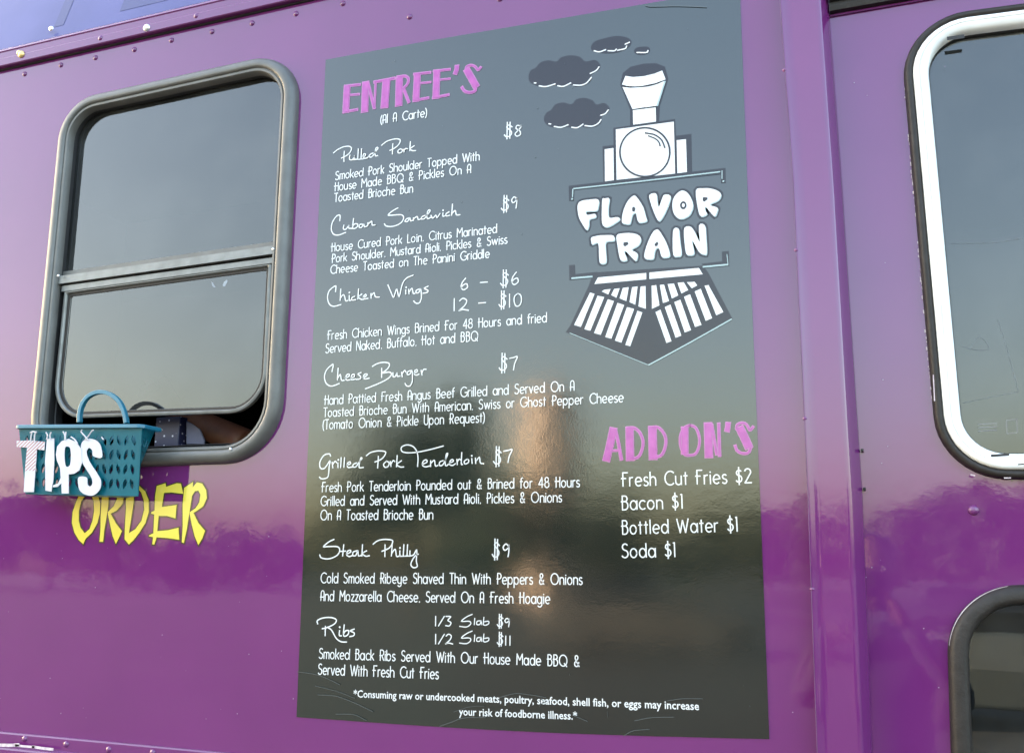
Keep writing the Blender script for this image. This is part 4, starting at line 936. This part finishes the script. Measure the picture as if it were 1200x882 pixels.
# small paint specks and dings on the truck's side
mb = MB(); rnd = random.Random(5)
for p in [(292, 766), (59, 794), (281, 705), (72, 645), (67, 625), (1100, 805), (1032, 656), (1015, 676), (929, 834), (112, 688)] + [(rnd.uniform(0, 350), rnd.uniform(600, 850)) for _ in range(22)] + [(rnd.uniform(1000, 1110), rnd.uniform(60, 860)) for _ in range(14)]:
    c = S(*p, 0); ribbon(mb, [c, (c[0] + .0001, c[1] + .0003)], rnd.uniform(.0006, .0018), -.0007)
o = mb.build('paint_specks', plain('pale_speck', (.3, .2, .3), .6), truck); o['kind'] = 'stuff'

# ------------------------------------------------------------------ tips basket
YF, YB = -.075, -.023
bk_loc = unp(95, 580, -.05)
basket = empty('tips_basket', tuple(bk_loc), 'teal plastic basket lettered TIPS hung at the serving window', 'basket')
TLb, TRb = Vector(S(22, 500, YF)), Vector(S(166.5, 499.5, YF)); BLb, BRb = Vector(S(28, 578.5, YF)), Vector(S(160, 581, YF))
def bq(u, v): return TLb.lerp(TRb, u).lerp(BLb.lerp(BRb, u), v)     # v = 0 at the rim
def leaf_cell(mb, P, Nn, u0, u1, v0, v1, flip, hole=True):
    """one cell of a pierced wall: P(u, v) -> 3D point; leaf-shaped hole, closed through the wall's thickness"""
    n = 12; outer = []; inner = []; um, vm = (u0 + u1) / 2, (v0 + v1) / 2
    for k in range(n):
        a = 2 * math.pi * (k + .5) / n; c, s = math.cos(a), math.sin(a); m = max(abs(c), abs(s)); outer.append((um + (u1 - u0) / 2 * c / m, vm + (v1 - v0) / 2 * s / m))
        rr = .36; lx, ly = c * rr * .78, s * rr * 1.0
        sx = (1 if flip else -1); pinch = abs(s) ** 3
        lx = lx * (1 - .55 * pinch) - sx * ly * .42
        inner.append((um + (u1 - u0) * lx, vm + (v1 - v0) * ly))
    T = Nn * .0018
    vs = [P(*p) for p in outer] + [P(*p) for p in inner] + [P(*p) + T for p in inner] + [P(*p) + T for p in outer]
    fs = []
    for k in range(n):
        j = (k + 1) % n
        fs += [(k, j, n + j, n + k), (n + k, n + j, 2 * n + j, 2 * n + k), (2 * n + k, 2 * n + j, 3 * n + j, 3 * n + k)]
    mb.add(vs, fs)
def wall(mb, P, Nn, cols, rows, u_in=(.03, .97), v_in=(.10, .93)):
    us = [0, u_in[0]] + [u_in[0] + (u_in[1] - u_in[0]) * (i + 1) / cols for i in range(cols)] + [1]
    vs_ = [0, v_in[0]] + [v_in[0] + (v_in[1] - v_in[0]) * (i + 1) / rows for i in range(rows)] + [1]
    T = Nn * .0018
    for i in range(len(us) - 1):
        for j in range(len(vs_) - 1):
            if 0 < i < len(us) - 2 and 0 < j < len(vs_) - 2: leaf_cell(mb, P, Nn, us[i], us[i + 1], vs_[j], vs_[j + 1], i % 2)
            else:
                q = [P(us[i], vs_[j]), P(us[i + 1], vs_[j]), P(us[i + 1], vs_[j + 1]), P(us[i], vs_[j + 1])]
                mb.add(q + [p + T for p in q], [(3, 2, 1, 0), (4, 5, 6, 7)])
mb = MB()
v3 = lambda p, y: Vector((p.x, y, p.y))
def yb(v): return YB - .012 * v - .008 * v            # the back slants forward towards the bottom
wall(mb, lambda u, v: v3(bq(u, v), YF + .004 * v), Vector((0, 1, 0)), 16, 4)
BX = lambda u, v: Vector((-(.012 + .036 * v) * max(0, u * 2 - 1), 0, 0))
wall(mb, lambda u, v: v3(bq(u, v), yb(v)) + BX(u, v), Vector((0, -1, 0)), 16, 4)
wall(mb, lambda u, v: v3(bq(1, v), YF + .004 * v) * (1 - u) + (v3(bq(1, v), yb(v)) + BX(1, v)) * u, Vector((-1, 0, 0)), 4, 4)
wall(mb, lambda u, v: v3(bq(0, v), YF + .004 * v) * (1 - u) + v3(bq(0, v), yb(v)) * u, Vector((1, 0, 0)), 4, 4)
a, b = bq(0, 1), bq(1, 1); mb.add([v3(a, YF + .004), v3(b, YF + .004), v3(b, yb(1)) + BX(1, 1), v3(a, yb(1))], [(0, 1, 2, 3)])
mb.build('basket_body', M['teal'], basket)
# rim: a rolled band round the top
mb = MB(); e = .004
z0 = None
loop = []
for (u, yy, dx) in ((0, YF - e, -e), (1, YF - e, e), (1, YB - .0, e), (0, YB, -e)):
    p = bq(u, 0); loop.append(Vector((p.x + dx, yy, p.y)))
rl = []
for i in range(4):
    a, b, c = loop[i - 1], loop[i], loop[(i + 1) % 4]
    for t in (0, .25, .5, .75, 1): 
        p1 = b + (a - b).normalized() * .010; p2 = b + (c - b).normalized() * .010
        rl.append((p1.lerp(b, t)).lerp(b.lerp(p2, t), t))
def rimring(mb, pts, prof):
    cen = sum(pts, Vector()) / len(pts); k = len(prof); vs = []; n = len(pts)
    for i, p in enumerate(pts):
        t = (pts[(i + 1) % n] - pts[i - 1]); o = Vector((t.y, -t.x, 0)).normalized()
        if o.dot(p - cen) < 0: o = -o
        for (d, z) in prof: vs.append(p + o * d + Vector((0, 0, z)))
    mb.add(vs, [(i * k + j, ((i + 1) % n) * k + j, ((i + 1) % n) * k + (j + 1) % k, i * k + (j + 1) % k) for i in range(n) for j in range(k)])
rimring(mb, rl, [(-.003, .0035), (.001, .0035), (.0025, .002), (.0025, -.003), (.0012, -.0035), (.0008, .0010), (-.003, .0014)])
mb.build('basket_rim', M['teal_rim'], basket)
# handle: flat strap arch
mb = MB(); yh = -.058
hp = [(93.5, 495), (94, 484), (97, 474), (103, 465.5), (112, 460.5), (121, 459.5), (130, 462), (139, 469), (144.5, 479), (147.5, 489), (148.5, 496)]
c = [Vector((p[0], yh, p[1])) for p in cr(tr(hp, None, yh), 4)]
n = len(c); vs = []
for i, p in enumerate(c):
    t = (c[min(i + 1, n - 1)] - c[max(i - 1, 0)]).normalized(); nn = Vector((-t.z, 0, t.x))
    for (d, y) in ((-.0038, -.0048), (.0038, -.0048), (.0032, .0048), (-.0032, .0048)): vs.append(p + nn * d + Vector((0, y, 0)))
mb.add(vs, [(i * 4 + j, i * 4 + (j + 1) % 4, (i + 1) * 4 + (j + 1) % 4, (i + 1) * 4 + j) for i in range(n - 1) for j in range(4)] + [(3, 2, 1, 0), (n * 4 - 4, n * 4 - 3, n * 4 - 2, n * 4 - 1)])
mb.build('basket_handle', M['teal_rim'], basket, bevel=.0008)
# card letters tied to the front
FT = fr(10, 450, 6.3); YL = YF - .004
def card(name, pts, holes=(), sm=False, lab=None, y=YL):
    mb = MB(); q = tr(pts, FT, y); q = cr(q, 4, True) if sm else q; hs = [cr(tr(h, FT, y), 4, True) for h in holes]
    poly(mb, q, y, hs, thick=.0012); o = mb.build(name, M['card'], basket); o['label'] = lab; return o
Tp = [(60, 418), (165, 415), (268, 425), (262, 487), (208, 480), (198, 620), (185, 795), (112, 795), (122, 620), (137, 468), (60, 462)]
to = card('card_letter', Tp, lab='white card letter T with red diagonal stripes')
card('card_letter', [(283, 400), (335, 400), (337, 560), (330, 700), (315, 792), (272, 785), (270, 560)], lab='white card letter I')
card('card_letter', [(350, 520), (358, 460), (392, 420), (440, 402), (500, 425), (535, 480), (540, 580), (522, 635), (485, 660), (442, 665), (443, 806), (392, 806), (390, 730), (362, 756), (326, 760), (330, 745), (365, 732), (385, 690), (380, 620), (356, 560)],
     [[(416, 470), (440, 460), (456, 478), (460, 540), (452, 598), (422, 605), (412, 540)]], lab='white card letter P with a curled tail', y=YL - .002)
card('card_letter', [(540, 432), (585, 402), (640, 412), (678, 452), (688, 540), (625, 530), (618, 490), (595, 470), (576, 492), (580, 530), (605, 585), (648, 650), (680, 710), (675, 770), (640, 812), (600, 822), (550, 806), (520, 770), (515, 688), (575, 688), (582, 738), (600, 754), (618, 735), (612, 690), (570, 622), (542, 570), (533, 500)], sm=True, lab='white card letter S', y=YL - .001)
def inside(p, pg):
    c = False; n = len(pg)
    for i in range(n):
        x1, y1 = pg[i]; x2, y2 = pg[i - 1]
        if (y1 > p[1]) != (y2 > p[1]) and p[0] < (x2 - x1) * (p[1] - y1) / (y2 - y1) + x1: c = not c
    return c
mb = MB()
for k in range(20):
    c0 = 480 + k * 26; run = []                       # line x + y = c0 slanting up to the right
    for i in range(0, 60):
        p = (55 + i * 4, c0 - (55 + i * 4)); ok = inside(p, Tp) and p[1] < 640
        if ok: run.append(p)
        if (not ok or i == 59) and run:
            if len(run) > 2: ribbon(mb, tr([run[0], run[-1]], FT, YL), .8 * mpp(40, 520), YL - .0002)
            run = []
mb.build('red_stripes', M['stripe'], to)
mb = MB()
for pts in ([(172, 425), (180, 385), (190, 355)], [(200, 425), (205, 380), (220, 352)], [(290, 410), (300, 380), (292, 358)], [(318, 410), (318, 380), (330, 358)], [(425, 415), (428, 380), (418, 352)], [(430, 415), (432, 385), (440, 355)],
            [(600, 415), (575, 385), (552, 355), (560, 342)], [(575, 410), (605, 380), (625, 355), (645, 342)], [(470, 390), (500, 410), (525, 440)], [(695, 392), (712, 412)], [(168, 360), (190, 352), (222, 358)]):
    q = tr(pts, FT, YL); mb.tube([(p[0], YL - .003 - .0004 * i, p[1]) for i, p in enumerate(cr(q, 3) if len(q) > 2 else q)], .00125 if pts[0][0] != 695 else .001, 6)
mb.build('white_tie', M['card'], basket)

# ------------------------------------------------------------------ things inside the serving window
p0 = unp(181, 513, .05); p1 = unp(211, 490, .05); base = cz
mb = MB(); mb.box((p0.x, .05, base), (p1.x, .075, unp(200, 488, .05).z)); nb = mb.build('napkin_box', M['navy'], None, bevel=.002)
tag(nb, 'dark navy box with pale specks just inside the raised sash', 'box')
mb = MB(); q = tr([(218.5, 520), (218.5, 493), (226, 497), (234, 503), (239, 516), (239, 520)], None, .06); q = [(x, max(z, base)) for x, z in q]; poly(mb, q, .06, thick=.004)
pp = mb.build('paper_card', M['paper'], None); tag(pp, 'pale lilac paper card standing beside the navy box', 'card')

# ------------------------------------------------------------------ people
def skin_mesh(name, joints, links, mat, parent, root=0, sub=1):
    """joints: {key: (pos, radius)}; links: key pairs -> one continuous skinned surface"""
    keys = list(joints); me = bpy.data.meshes.new(name); base = Vector(parent.location)
    me.from_pydata([Vector(joints[k][0]) - base for k in keys], [(keys.index(a), keys.index(b)) for a, b in links], [])
    o = bpy.data.objects.new(name, me); COL.objects.link(o); o.parent = parent
    sk = o.modifiers.new('skin', 'SKIN'); sk.use_smooth_shade = True
    lay_ = me.skin_vertices[0].data if me.skin_vertices else None
    if lay_ is None:
        me.attributes.new; bpy.context.view_layer.objects.active = o
    for i, k in enumerate(keys):
        r = joints[k][1]; rx, ry = r if isinstance(r, tuple) else (r, r)
        me.skin_vertices[0].data[i].radius = (rx, ry); me.skin_vertices[0].data[i].use_root = (i == root)
    s = o.modifiers.new('sub', 'SUBSURF'); s.levels = sub; s.render_levels = sub
    me.materials.append(mat); return o
def make_person(loc, rot, label, skin, shirt, jeans, arms, holding=None):
    root = empty('person', loc, label, 'person')
    Rm = Matrix.Rotation(rot, 3, 'Z')
    def W(x, y, z): return Vector(loc) + Rm @ Vector((x, y, z))
    # body: pelvis root, spine, neck, legs, feet (faces local -Y... +Y is forward)
    J = {'pelvis': (W(0, 0, .92), (.15, .11)), 'waist': (W(0, 0, 1.06), (.14, .10)), 'chest': (W(0, 0, 1.26), (.17, .12)), 'neckb': (W(0, -.01, 1.42), (.08, .07)), 'neck': (W(0, .0, 1.48), .052)}
    L = [('pelvis', 'waist'), ('waist', 'chest'), ('chest', 'neckb'), ('neckb', 'neck')]
    for s in (-1, 1):
        J['hip%d' % s] = (W(s * .10, 0, .86), .095); J['knee%d' % s] = (W(s * .11, .02, .48), .062); J['ank%d' % s] = (W(s * .12, -.01, .09), .042); J['toe%d' % s] = (W(s * .13, .15, .045), .04)
        L += [('pelvis', 'hip%d' % s), ('hip%d' % s, 'knee%d' % s), ('knee%d' % s, 'ank%d' % s), ('ank%d' % s, 'toe%d' % s)]
        sh_, el, wr = arms[0 if s < 0 else 1]
        J['sh%d' % s] = (W(*sh_), .06); J['el%d' % s] = (W(*el), .042); J['wr%d' % s] = (W(*wr), .028)
        L += [('chest', 'sh%d' % s), ('sh%d' % s, 'el%d' % s), ('el%d' % s, 'wr%d' % s)]
    body = skin_mesh('body', J, L, shirt, root)
    # head with nose, ears, eyes and hair
    mb = MB(); bm = bmesh.new(); bmesh.ops.create_uvsphere(bm, u_segments=24, v_segments=16, radius=1)
    hc = W(0, .02, 1.62)
    for v in bm.verts:
        x, y, z = v.co; jaw = 1 - .28 * max(0, -z) ; n = Vector((x * .074 * jaw, y * .095 * (1 - .12 * max(0, -z)), z * .118))
        if y > .8 and abs(x) < .3 and -.45 < z < .15: n.y += .022 * (1 - abs(x) / .3) * (1 - abs(z + .2) / .4 if abs(z + .2) < .4 else 0)
        if y > .6 and abs(x) > .15 and abs(x) < .6 and 0 < z < .3: n.y -= .006
        v.co = n
    me = bpy.data.meshes.new('head'); bm.to_mesh(me); bm.free(); me.materials.append(skin); me.polygons.foreach_set('use_smooth', [True] * len(me.polygons))
    h = bpy.data.objects.new('head', me); COL.objects.link(h); h.parent = root; h.location = hc - Vector(loc); h.rotation_euler = (0, 0, rot)
    def bit(name, pos, sc, mat, par=root):
        b2 = bmesh.new(); bmesh.ops.create_uvsphere(b2, u_segments=14, v_segments=10, radius=1)
        m_ = bpy.data.meshes.new(name); b2.to_mesh(m_); b2.free(); m_.materials.append(mat); m_.polygons.foreach_set('use_smooth', [True] * len(m_.polygons))
        o = bpy.data.objects.new(name, m_); COL.objects.link(o); o.parent = root; o.location = W(*pos) - Vector(loc); o.rotation_euler = (0, 0, rot); o.scale = sc; return o
    for s in (-1, 1):
        bit('eye', (s * .031, .104, 1.635), (.012, .010, .009), M['card']); bit('ear', (s * .076, .01, 1.615), (.010, .02, .032), skin)
    bit('mouth', (0, .103, 1.565), (.024, .008, .006), plain('lips', (.25, .08, .07), .5)); bit('hair', (0, -.008, 1.665), (.082, .098, .085), M['hair'])
    # hands: palm and five bent fingers each
    for s in (-1, 1):
        sh_, el, wr = arms[0 if s < 0 else 1]
        w_ = Vector(wr); d = (w_ - Vector(el)).normalized(); side = d.cross(Vector((0, 0, 1))); side = side.normalized() if side.length > .1 else Vector((1, 0, 0)); upv = side.cross(d).normalized()
        if holding: curl = Vector((-s, .0, 0))
        else: curl = -upv
        HJ = {'w': (W(*w_), .026), 'p1': (W(*(w_ + d * .045)), (.034, .018)), 'p2': (W(*(w_ + d * .085)), (.036, .016))}; HL = [('w', 'p1'), ('p1', 'p2')]
        for i, (o_, ln) in enumerate(((-.030, .062), (-.010, .075), (.010, .070), (.028, .055))):
            b0 = w_ + d * .09 + side * o_; b1 = b0 + d * ln * .45 + curl * .010; b2 = b1 + d * ln * .30 + curl * .022; b3 = b2 + d * ln * .1 + curl * .022
            HJ['f%da' % i] = (W(*b0), .010); HJ['f%db' % i] = (W(*b1), .0095); HJ['f%dc' % i] = (W(*b2), .0085); HJ['f%dd' % i] = (W(*b3), .0075)
            HL += [('p2', 'f%da' % i), ('f%da' % i, 'f%db' % i), ('f%db' % i, 'f%dc' % i), ('f%dc' % i, 'f%dd' % i)]
        t0 = w_ + d * .04 - side * s * .034; t1 = t0 + d * .03 - side * s * .018 + curl * .01; t2 = t1 + d * .028 + curl * .012
        HJ['t0'] = (W(*t0), .012); HJ['t1'] = (W(*t1), .0105); HJ['t2'] = (W(*t2), .009); HL += [('p1', 't0'), ('t0', 't1'), ('t1', 't2')]
        skin_mesh('hand', HJ, HL, skin, root)
    # trousers as their own garment over the legs
    TJ = {'b': (W(0, 0, .95), (.158, .118))}; TL_ = []
    for s in (-1, 1):
        TJ['h%d' % s] = (W(s * .10, 0, .84), .105); TJ['k%d' % s] = (W(s * .11, .02, .48), .074); TJ['a%d' % s] = (W(s * .12, -.01, .12), .062)
        TL_ += [('b', 'h%d' % s), ('h%d' % s, 'k%d' % s), ('k%d' % s, 'a%d' % s)]
    skin_mesh('trousers', TJ, TL_, jeans, root)
    return root, W
# server inside: a bare brown forearm crosses the gap under the sash
eA = unp(293, 524, .16); eB = unp(222, 489, .20)
srv = Vector((eA.x + .12, .62, .0 + ZB))
worker = empty('person', tuple(srv), 'person inside the truck with a bare brown forearm in the serving window gap', 'person')
hx = Vector((srv.x, srv.y, 0))
wj = {'pelvis': (hx + Vector((0, .0, 1.25)), (.16, .12)), 'waist': (hx + Vector((0, 0, 1.40)), (.15, .11)), 'chest': (hx + Vector((0, -.02, 1.62)), (.18, .13)), 'neckb': (hx + Vector((0, -.02, 1.80)), (.08, .07)), 'neck': (hx + Vector((0, -.01, 1.87)), .055),
      'shR': (hx + Vector((.19, -.05, 1.74)), .06), 'elR': (hx + Vector((.26, -.12, 1.50)), .045), 'wrR': (hx + Vector((.20, -.30, 1.42)), .030),
      'shL': (hx + Vector((-.18, -.06, 1.74)), .06), 'upL': (hx + Vector((-.12, -.22, 1.60)), .05),
      'hipL': (hx + Vector((-.1, 0, 1.18)), .10), 'kneeL': (hx + Vector((-.11, 0, .86)), .07), 'ankL': (hx + Vector((-.11, 0, .55)), .05), 'hipR': (hx + Vector((.1, 0, 1.18)), .10), 'kneeR': (hx + Vector((.11, 0, .86)), .07), 'ankR': (hx + Vector((.11, 0, .55)), .05)}
skin_mesh('body', wj, [('pelvis', 'waist'), ('waist', 'chest'), ('chest', 'neckb'), ('neckb', 'neck'), ('chest', 'shR'), ('shR', 'elR'), ('elR', 'wrR'), ('chest', 'shL'), ('shL', 'upL'), ('pelvis', 'hipL'), ('hipL', 'kneeL'), ('kneeL', 'ankL'), ('pelvis', 'hipR'), ('hipR', 'kneeR'), ('kneeR', 'ankR')], M['shirt'], worker)
d = (eB - eA).normalized(); elb = eA - d * .03; wrist = eB + d * .06
aj = {'up': (wj['upL'][0], .044), 'el': (elb, .038), 'mid': (elb.lerp(wrist, .4), .033), 'wr': (wrist, .023), 'p1': (wrist + d * .045, (.034, .018)), 'p2': (wrist + d * .085, (.036, .016))}
al = [('up', 'el'), ('el', 'mid'), ('mid', 'wr'), ('wr', 'p1'), ('p1', 'p2')]
side = d.cross(Vector((0, 1, 0))).normalized(); fw = Vector((0, 1, 0))
for i, (o_, ln) in enumerate(((-.028, .06), (-.010, .075), (.010, .07), (.028, .055))):
    b0 = wrist + d * .09 + side * o_; b1 = b0 + d * ln * .5 + fw * .012; b2 = b1 + d * ln * .3 + fw * .022
    aj['f%d' % i] = (b0, .010); aj['g%d' % i] = (b1, .009); aj['h%d' % i] = (b2, .008); al += [('p2', 'f%d' % i), ('f%d' % i, 'g%d' % i), ('g%d' % i, 'h%d' % i)]
aj['t0'] = (wrist + d * .04 - side * .036, .012); aj['t1'] = (wrist + d * .075 - side * .052, .010); al += [('p1', 't0'), ('t0', 't1')]
skin_mesh('bare_arm', aj, al, M['skin'], worker, root=1, sub=2)
bm = bmesh.new(); bmesh.ops.create_uvsphere(bm, u_segments=20, v_segments=14, radius=1)
for v in bm.verts: v.co = Vector((v.co.x * .075 * (1 - .25 * max(0, -v.co.z)), v.co.y * .095 - (.02 if v.co.y < -.85 and abs(v.co.x) < .25 else 0), v.co.z * .118))
me = bpy.data.meshes.new('head'); bm.to_mesh(me); bm.free(); me.materials.append(M['skin']); me.polygons.foreach_set('use_smooth', [True] * len(me.polygons))
h = bpy.data.objects.new('head', me); COL.objects.link(h); h.parent = worker; h.location = hx + Vector((0, -.03, 2.01)) - srv

# photographer, mirrored in the paint: stands right behind the lens
ph, Wp = make_person((CAM.x + .02, CAM.y - .27, 0), 0.0, 'photographer in a dark shirt standing before the truck, both hands raised to a camera', M['skin2'], M['shirt'], M['jeans'],
    [((-.19, 0, 1.40), (-.24, .05, 1.22), (-.09, .13, 1.47)), ((.19, 0, 1.40), (.24, .05, 1.22), (.09, .13, 1.47))], holding=True)
ph.location.z = -.06
mb = MB(); cp = CAM + Vector((0, -.09, -.01)); mb.box((cp.x - .06, cp.y - .03, cp.z - .04), (cp.x + .06, cp.y + .01, cp.z + .04))
ob = mb.build('handheld_camera', M['rubber'], None, bevel=.006); tag(ob, 'small black camera held up by the photographer', 'camera')
mb = MB(); mb.tube([cp + Vector((0, .01, 0)), cp + Vector((0, .03, 0)), cp + Vector((0, .05, 0))], [.03, .028, .026], 20); mb.build('camera_lens', M['rubber'], ob)

# ------------------------------------------------------------------ what stands across the lot and is mirrored in the side
def leaf_mat(name, a, b):
    m = plain(name, a, .8, 0, b, .8); return m
LEAF = [leaf_mat('dark_green_leaves', (.025, .04, .02), (.04, .055, .025)), leaf_mat('olive_leaves', (.035, .045, .02), (.055, .06, .03))]
BARK = plain('grey_brown_bark', (.12, .09, .07), .9, 0, (.07, .055, .04), 3, .5)
def tree(x, y, h, w, kind, label):
    root = empty('tree', (x, y, 0), label, 'tree', 'trees along the far edge of the parking lot')
    rnd = random.Random(int(x * 13 + y * 7)); mb = MB()
    mb.tube([(x, y, 0), (x + .1, y, h * .3), (x - .1, y + .1, h * .65), (x, y, h * .9)], [h * .03, h * .024, h * .015, h * .005], 8)
    for k in range(7):
        a = rnd.uniform(0, 6.28); z = h * rnd.uniform(.3, .6); L = w * rnd.uniform(.3, .5); mb.tube([(x, y, z), (x + math.cos(a) * L * .5, y + math.sin(a) * L * .5, z + h * .08), (x + math.cos(a) * L, y + math.sin(a) * L, z + h * .2)], [h * .012, h * .008, h * .003], 6)
    mb.build('trunk', BARK, root)
    cb = MB(); cl = [(rnd.gauss(0, .22) * w, rnd.gauss(0, .22) * w, h * (.38 + .5 * rnd.random()), w * rnd.uniform(.14, .26)) for _ in range(22)]
    for cx, cy, czz, r in cl:
        for _ in range(110):
            v = Vector((rnd.gauss(0, 1), rnd.gauss(0, 1), rnd.gauss(0, 1))).normalized() * r * rnd.uniform(.5, 1.05); c = Vector((x + cx, y + cy, czz)) + v
            u = Vector((rnd.gauss(0, 1), rnd.gauss(0, 1), rnd.gauss(0, 1))).normalized(); t = u.orthogonal().normalized(); s = (w * .05 if w < 6 else w * .035) * rnd.uniform(.6, 1.4)
            cb.add([c - u * s, c + t * s * .6, c + u * s, c - t * s * .6], [(0, 1, 2, 3)])
    cb.build('crown', LEAF[kind], root)
TL = ['tall dark tree at the far left end of the lot', 'broad olive tree second from the left end of the lot', 'dark tree third from the left end of the lot', 'low olive tree left of the gap in the tree line', 'lowest dark bushy tree in the tree line',
      'low olive tree mirrored left of the menu', 'tall dark nearby tree mirrored in the lower menu', 'low dark tree behind the cream silo', 'dark bushy tree added to cover the lower glow of the silo', 'olive tree just right of the cream silo', 'tall slim dark tree mirrored beside the add-on list',  # the tree before the silo is added to cut its mirrored glow
      'olive tree mirrored left of the corner column', 'low dark tree mirrored in the corner column', 'olive tree mirrored right of the corner column', 'tall dark tree mirrored under the door window', 'tallest olive tree at the right end of the lot']
for i, (px, dist, h, w, kd) in enumerate(((-120, 120, 11, 12, 0), (-20, 110, 9, 12, 1), (60, 105, 8.0, 11, 0), (150, 100, 4.5, 9, 1), (230, 96, 4.0, 9, 0), (310, 92, 4.2, 9, 1), (482, 34, 7.6, 5.2, 0), (560, 95, 5.0, 10, 0), (640, 52, 6.6, 7, 0),
        (740, 90, 5.2, 9, 1), (820, 88, 6.5, 8, 0), (900, 85, 7.5, 8, 1), (960, 84, 5.5, 8, 0), (1090, 84, 6.5, 9, 1), (1160, 84, 8.5, 9, 0), (1240, 86, 9.5, 10, 1))):
    p = refl(px, 660, dist)
    tree(p.x, p.y, h, w, kd, TL[i])
# silo added out of view to mirror a warm glow in the menu
p = refl(645, 660, 62)
bld = empty('glow_silo', (p.x, p.y, 0), 'tall cream silo added out of view for a warm reflection in the menu', 'silo')
mb = MB(); mb.tube([(p.x, p.y, 0), (p.x, p.y, 12.5)], [1.7, 1.7], 24); mb.build('tank', plain('cream_paint', (.58, .43, .32), .7, 0, (.52, .39, .29), 2), bld, smooth=False)
mb = MB(); mb.tube([(p.x, p.y, 12.5), (p.x, p.y, 13.9)], [1.75, .2], 24); mb.build('cone_roof', plain('beige_metal', (.6, .5, .4), .5), bld)
mb = MB(); mb.tube([(p.x + 1.8, p.y + .2, 0), (p.x + 1.8, p.y + .2, 12.9)], [.06, .06], 6); mb.build('ladder_rail', M['steel'], bld)

CAR_GLASS = coated('dark_car_glass', (.01, .012, .014), (.012, .014, .016), .5, .04, [(4.0, .2, .0003, None)])
# parked cars, mirrored low in the side and the small window
def car(cx, cy, rot, paint, label):
    root = empty('parked_car', (cx, cy, 0), label, 'car', 'cars parked across from the food truck')
    Rm = Matrix.Rotation(rot, 3, 'Z'); W = lambda x, y, z: Vector((cx, cy, 0)) + Rm @ Vector((x, y, z))
    def loft(name, secs, mat, sm=True):
        mb = MB(); k = len(secs[0]); vs = [W(*p) for s in secs for p in s]
        mb.add(vs, [(i * k + j, i * k + (j + 1) % k, (i + 1) * k + (j + 1) % k, (i + 1) * k + j) for i in range(len(secs) - 1) for j in range(k)] + [tuple(range(k)), tuple(range((len(secs) - 1) * k + k - 1, (len(secs) - 1) * k - 1, -1))])
        return mb.build(name, mat, root, smooth=False, bevel=.04)
    def sec(x, w, z0, z1, tw): return [(x, -w, z0), (x, -w - .03, (z0 + z1) / 2), (x, -w * tw, z1), (x, w * tw, z1), (x, w + .03, (z0 + z1) / 2), (x, w, z0)]
    loft('body', [sec(-2.25, .75, .35, .75, .9), sec(-2.1, .84, .28, .92, .93), (sec(-1.2, .87, .25, 1.0, .95)), sec(0, .88, .25, 1.0, .95), sec(1.0, .87, .25, .97, .95), sec(1.9, .84, .28, .85, .9), sec(2.2, .72, .35, .68, .85)], paint)
    loft('cabin', [sec(-1.75, .80, .98, 1.05, .93), sec(-1.2, .78, .98, 1.42, .80), sec(.2, .78, .98, 1.46, .80), sec(1.05, .80, .95, 1.02, .93)], CAR_GLASS)
    loft('roof', [sec(-1.2, .64, 1.42, 1.47, .95), sec(-.5, .65, 1.45, 1.51, .95), sec(.2, .64, 1.45, 1.49, .95)], paint)
    for sx in (-1.35, 1.35):
        for sy in (-1, 1):
            mb = MB(); mb.tube([W(sx, sy * .72, .33), W(sx, sy * .90, .33)], [.33, .33], 20); t = mb.build('wheel', M['rubber'], root)
            mb = MB(); mb.tube([W(sx, sy * .90, .33), W(sx, sy * .915, .33)], [.2, .18], 16); mb.build('rim', M['steel'], t)
    for sy in (-1, 1):
        mb = MB(); q = W(2.12, sy * .6, .66); mb.box((q.x - .12, q.y - .12, .6), (q.x + .12, q.y + .12, .72)); mb.build('headlight', M['steel'], root)
        mb = MB(); mb.tube([W(.55, sy * .88, 1.02), W(.5, sy * 1.05, 1.04), W(.42, sy * 1.05, 1.04)], [.03, .07, .06], 8); mb.build('mirror', paint, root)
p = refl(1185, 760, 11.0); car(p.x + .5, p.y, R(14), plain('dusty_silver_paint', (.035, .045, .046), .35, 0, None, 4, 0, .5), 'silver hatchback parked opposite the cab window')
p = refl(760, 720, 20); car(p.x, p.y, R(-4), plain('dusty_beige_paint', (.10, .09, .08), .55, 0, None, 4, 0, .3), 'beige car parked opposite the menu')
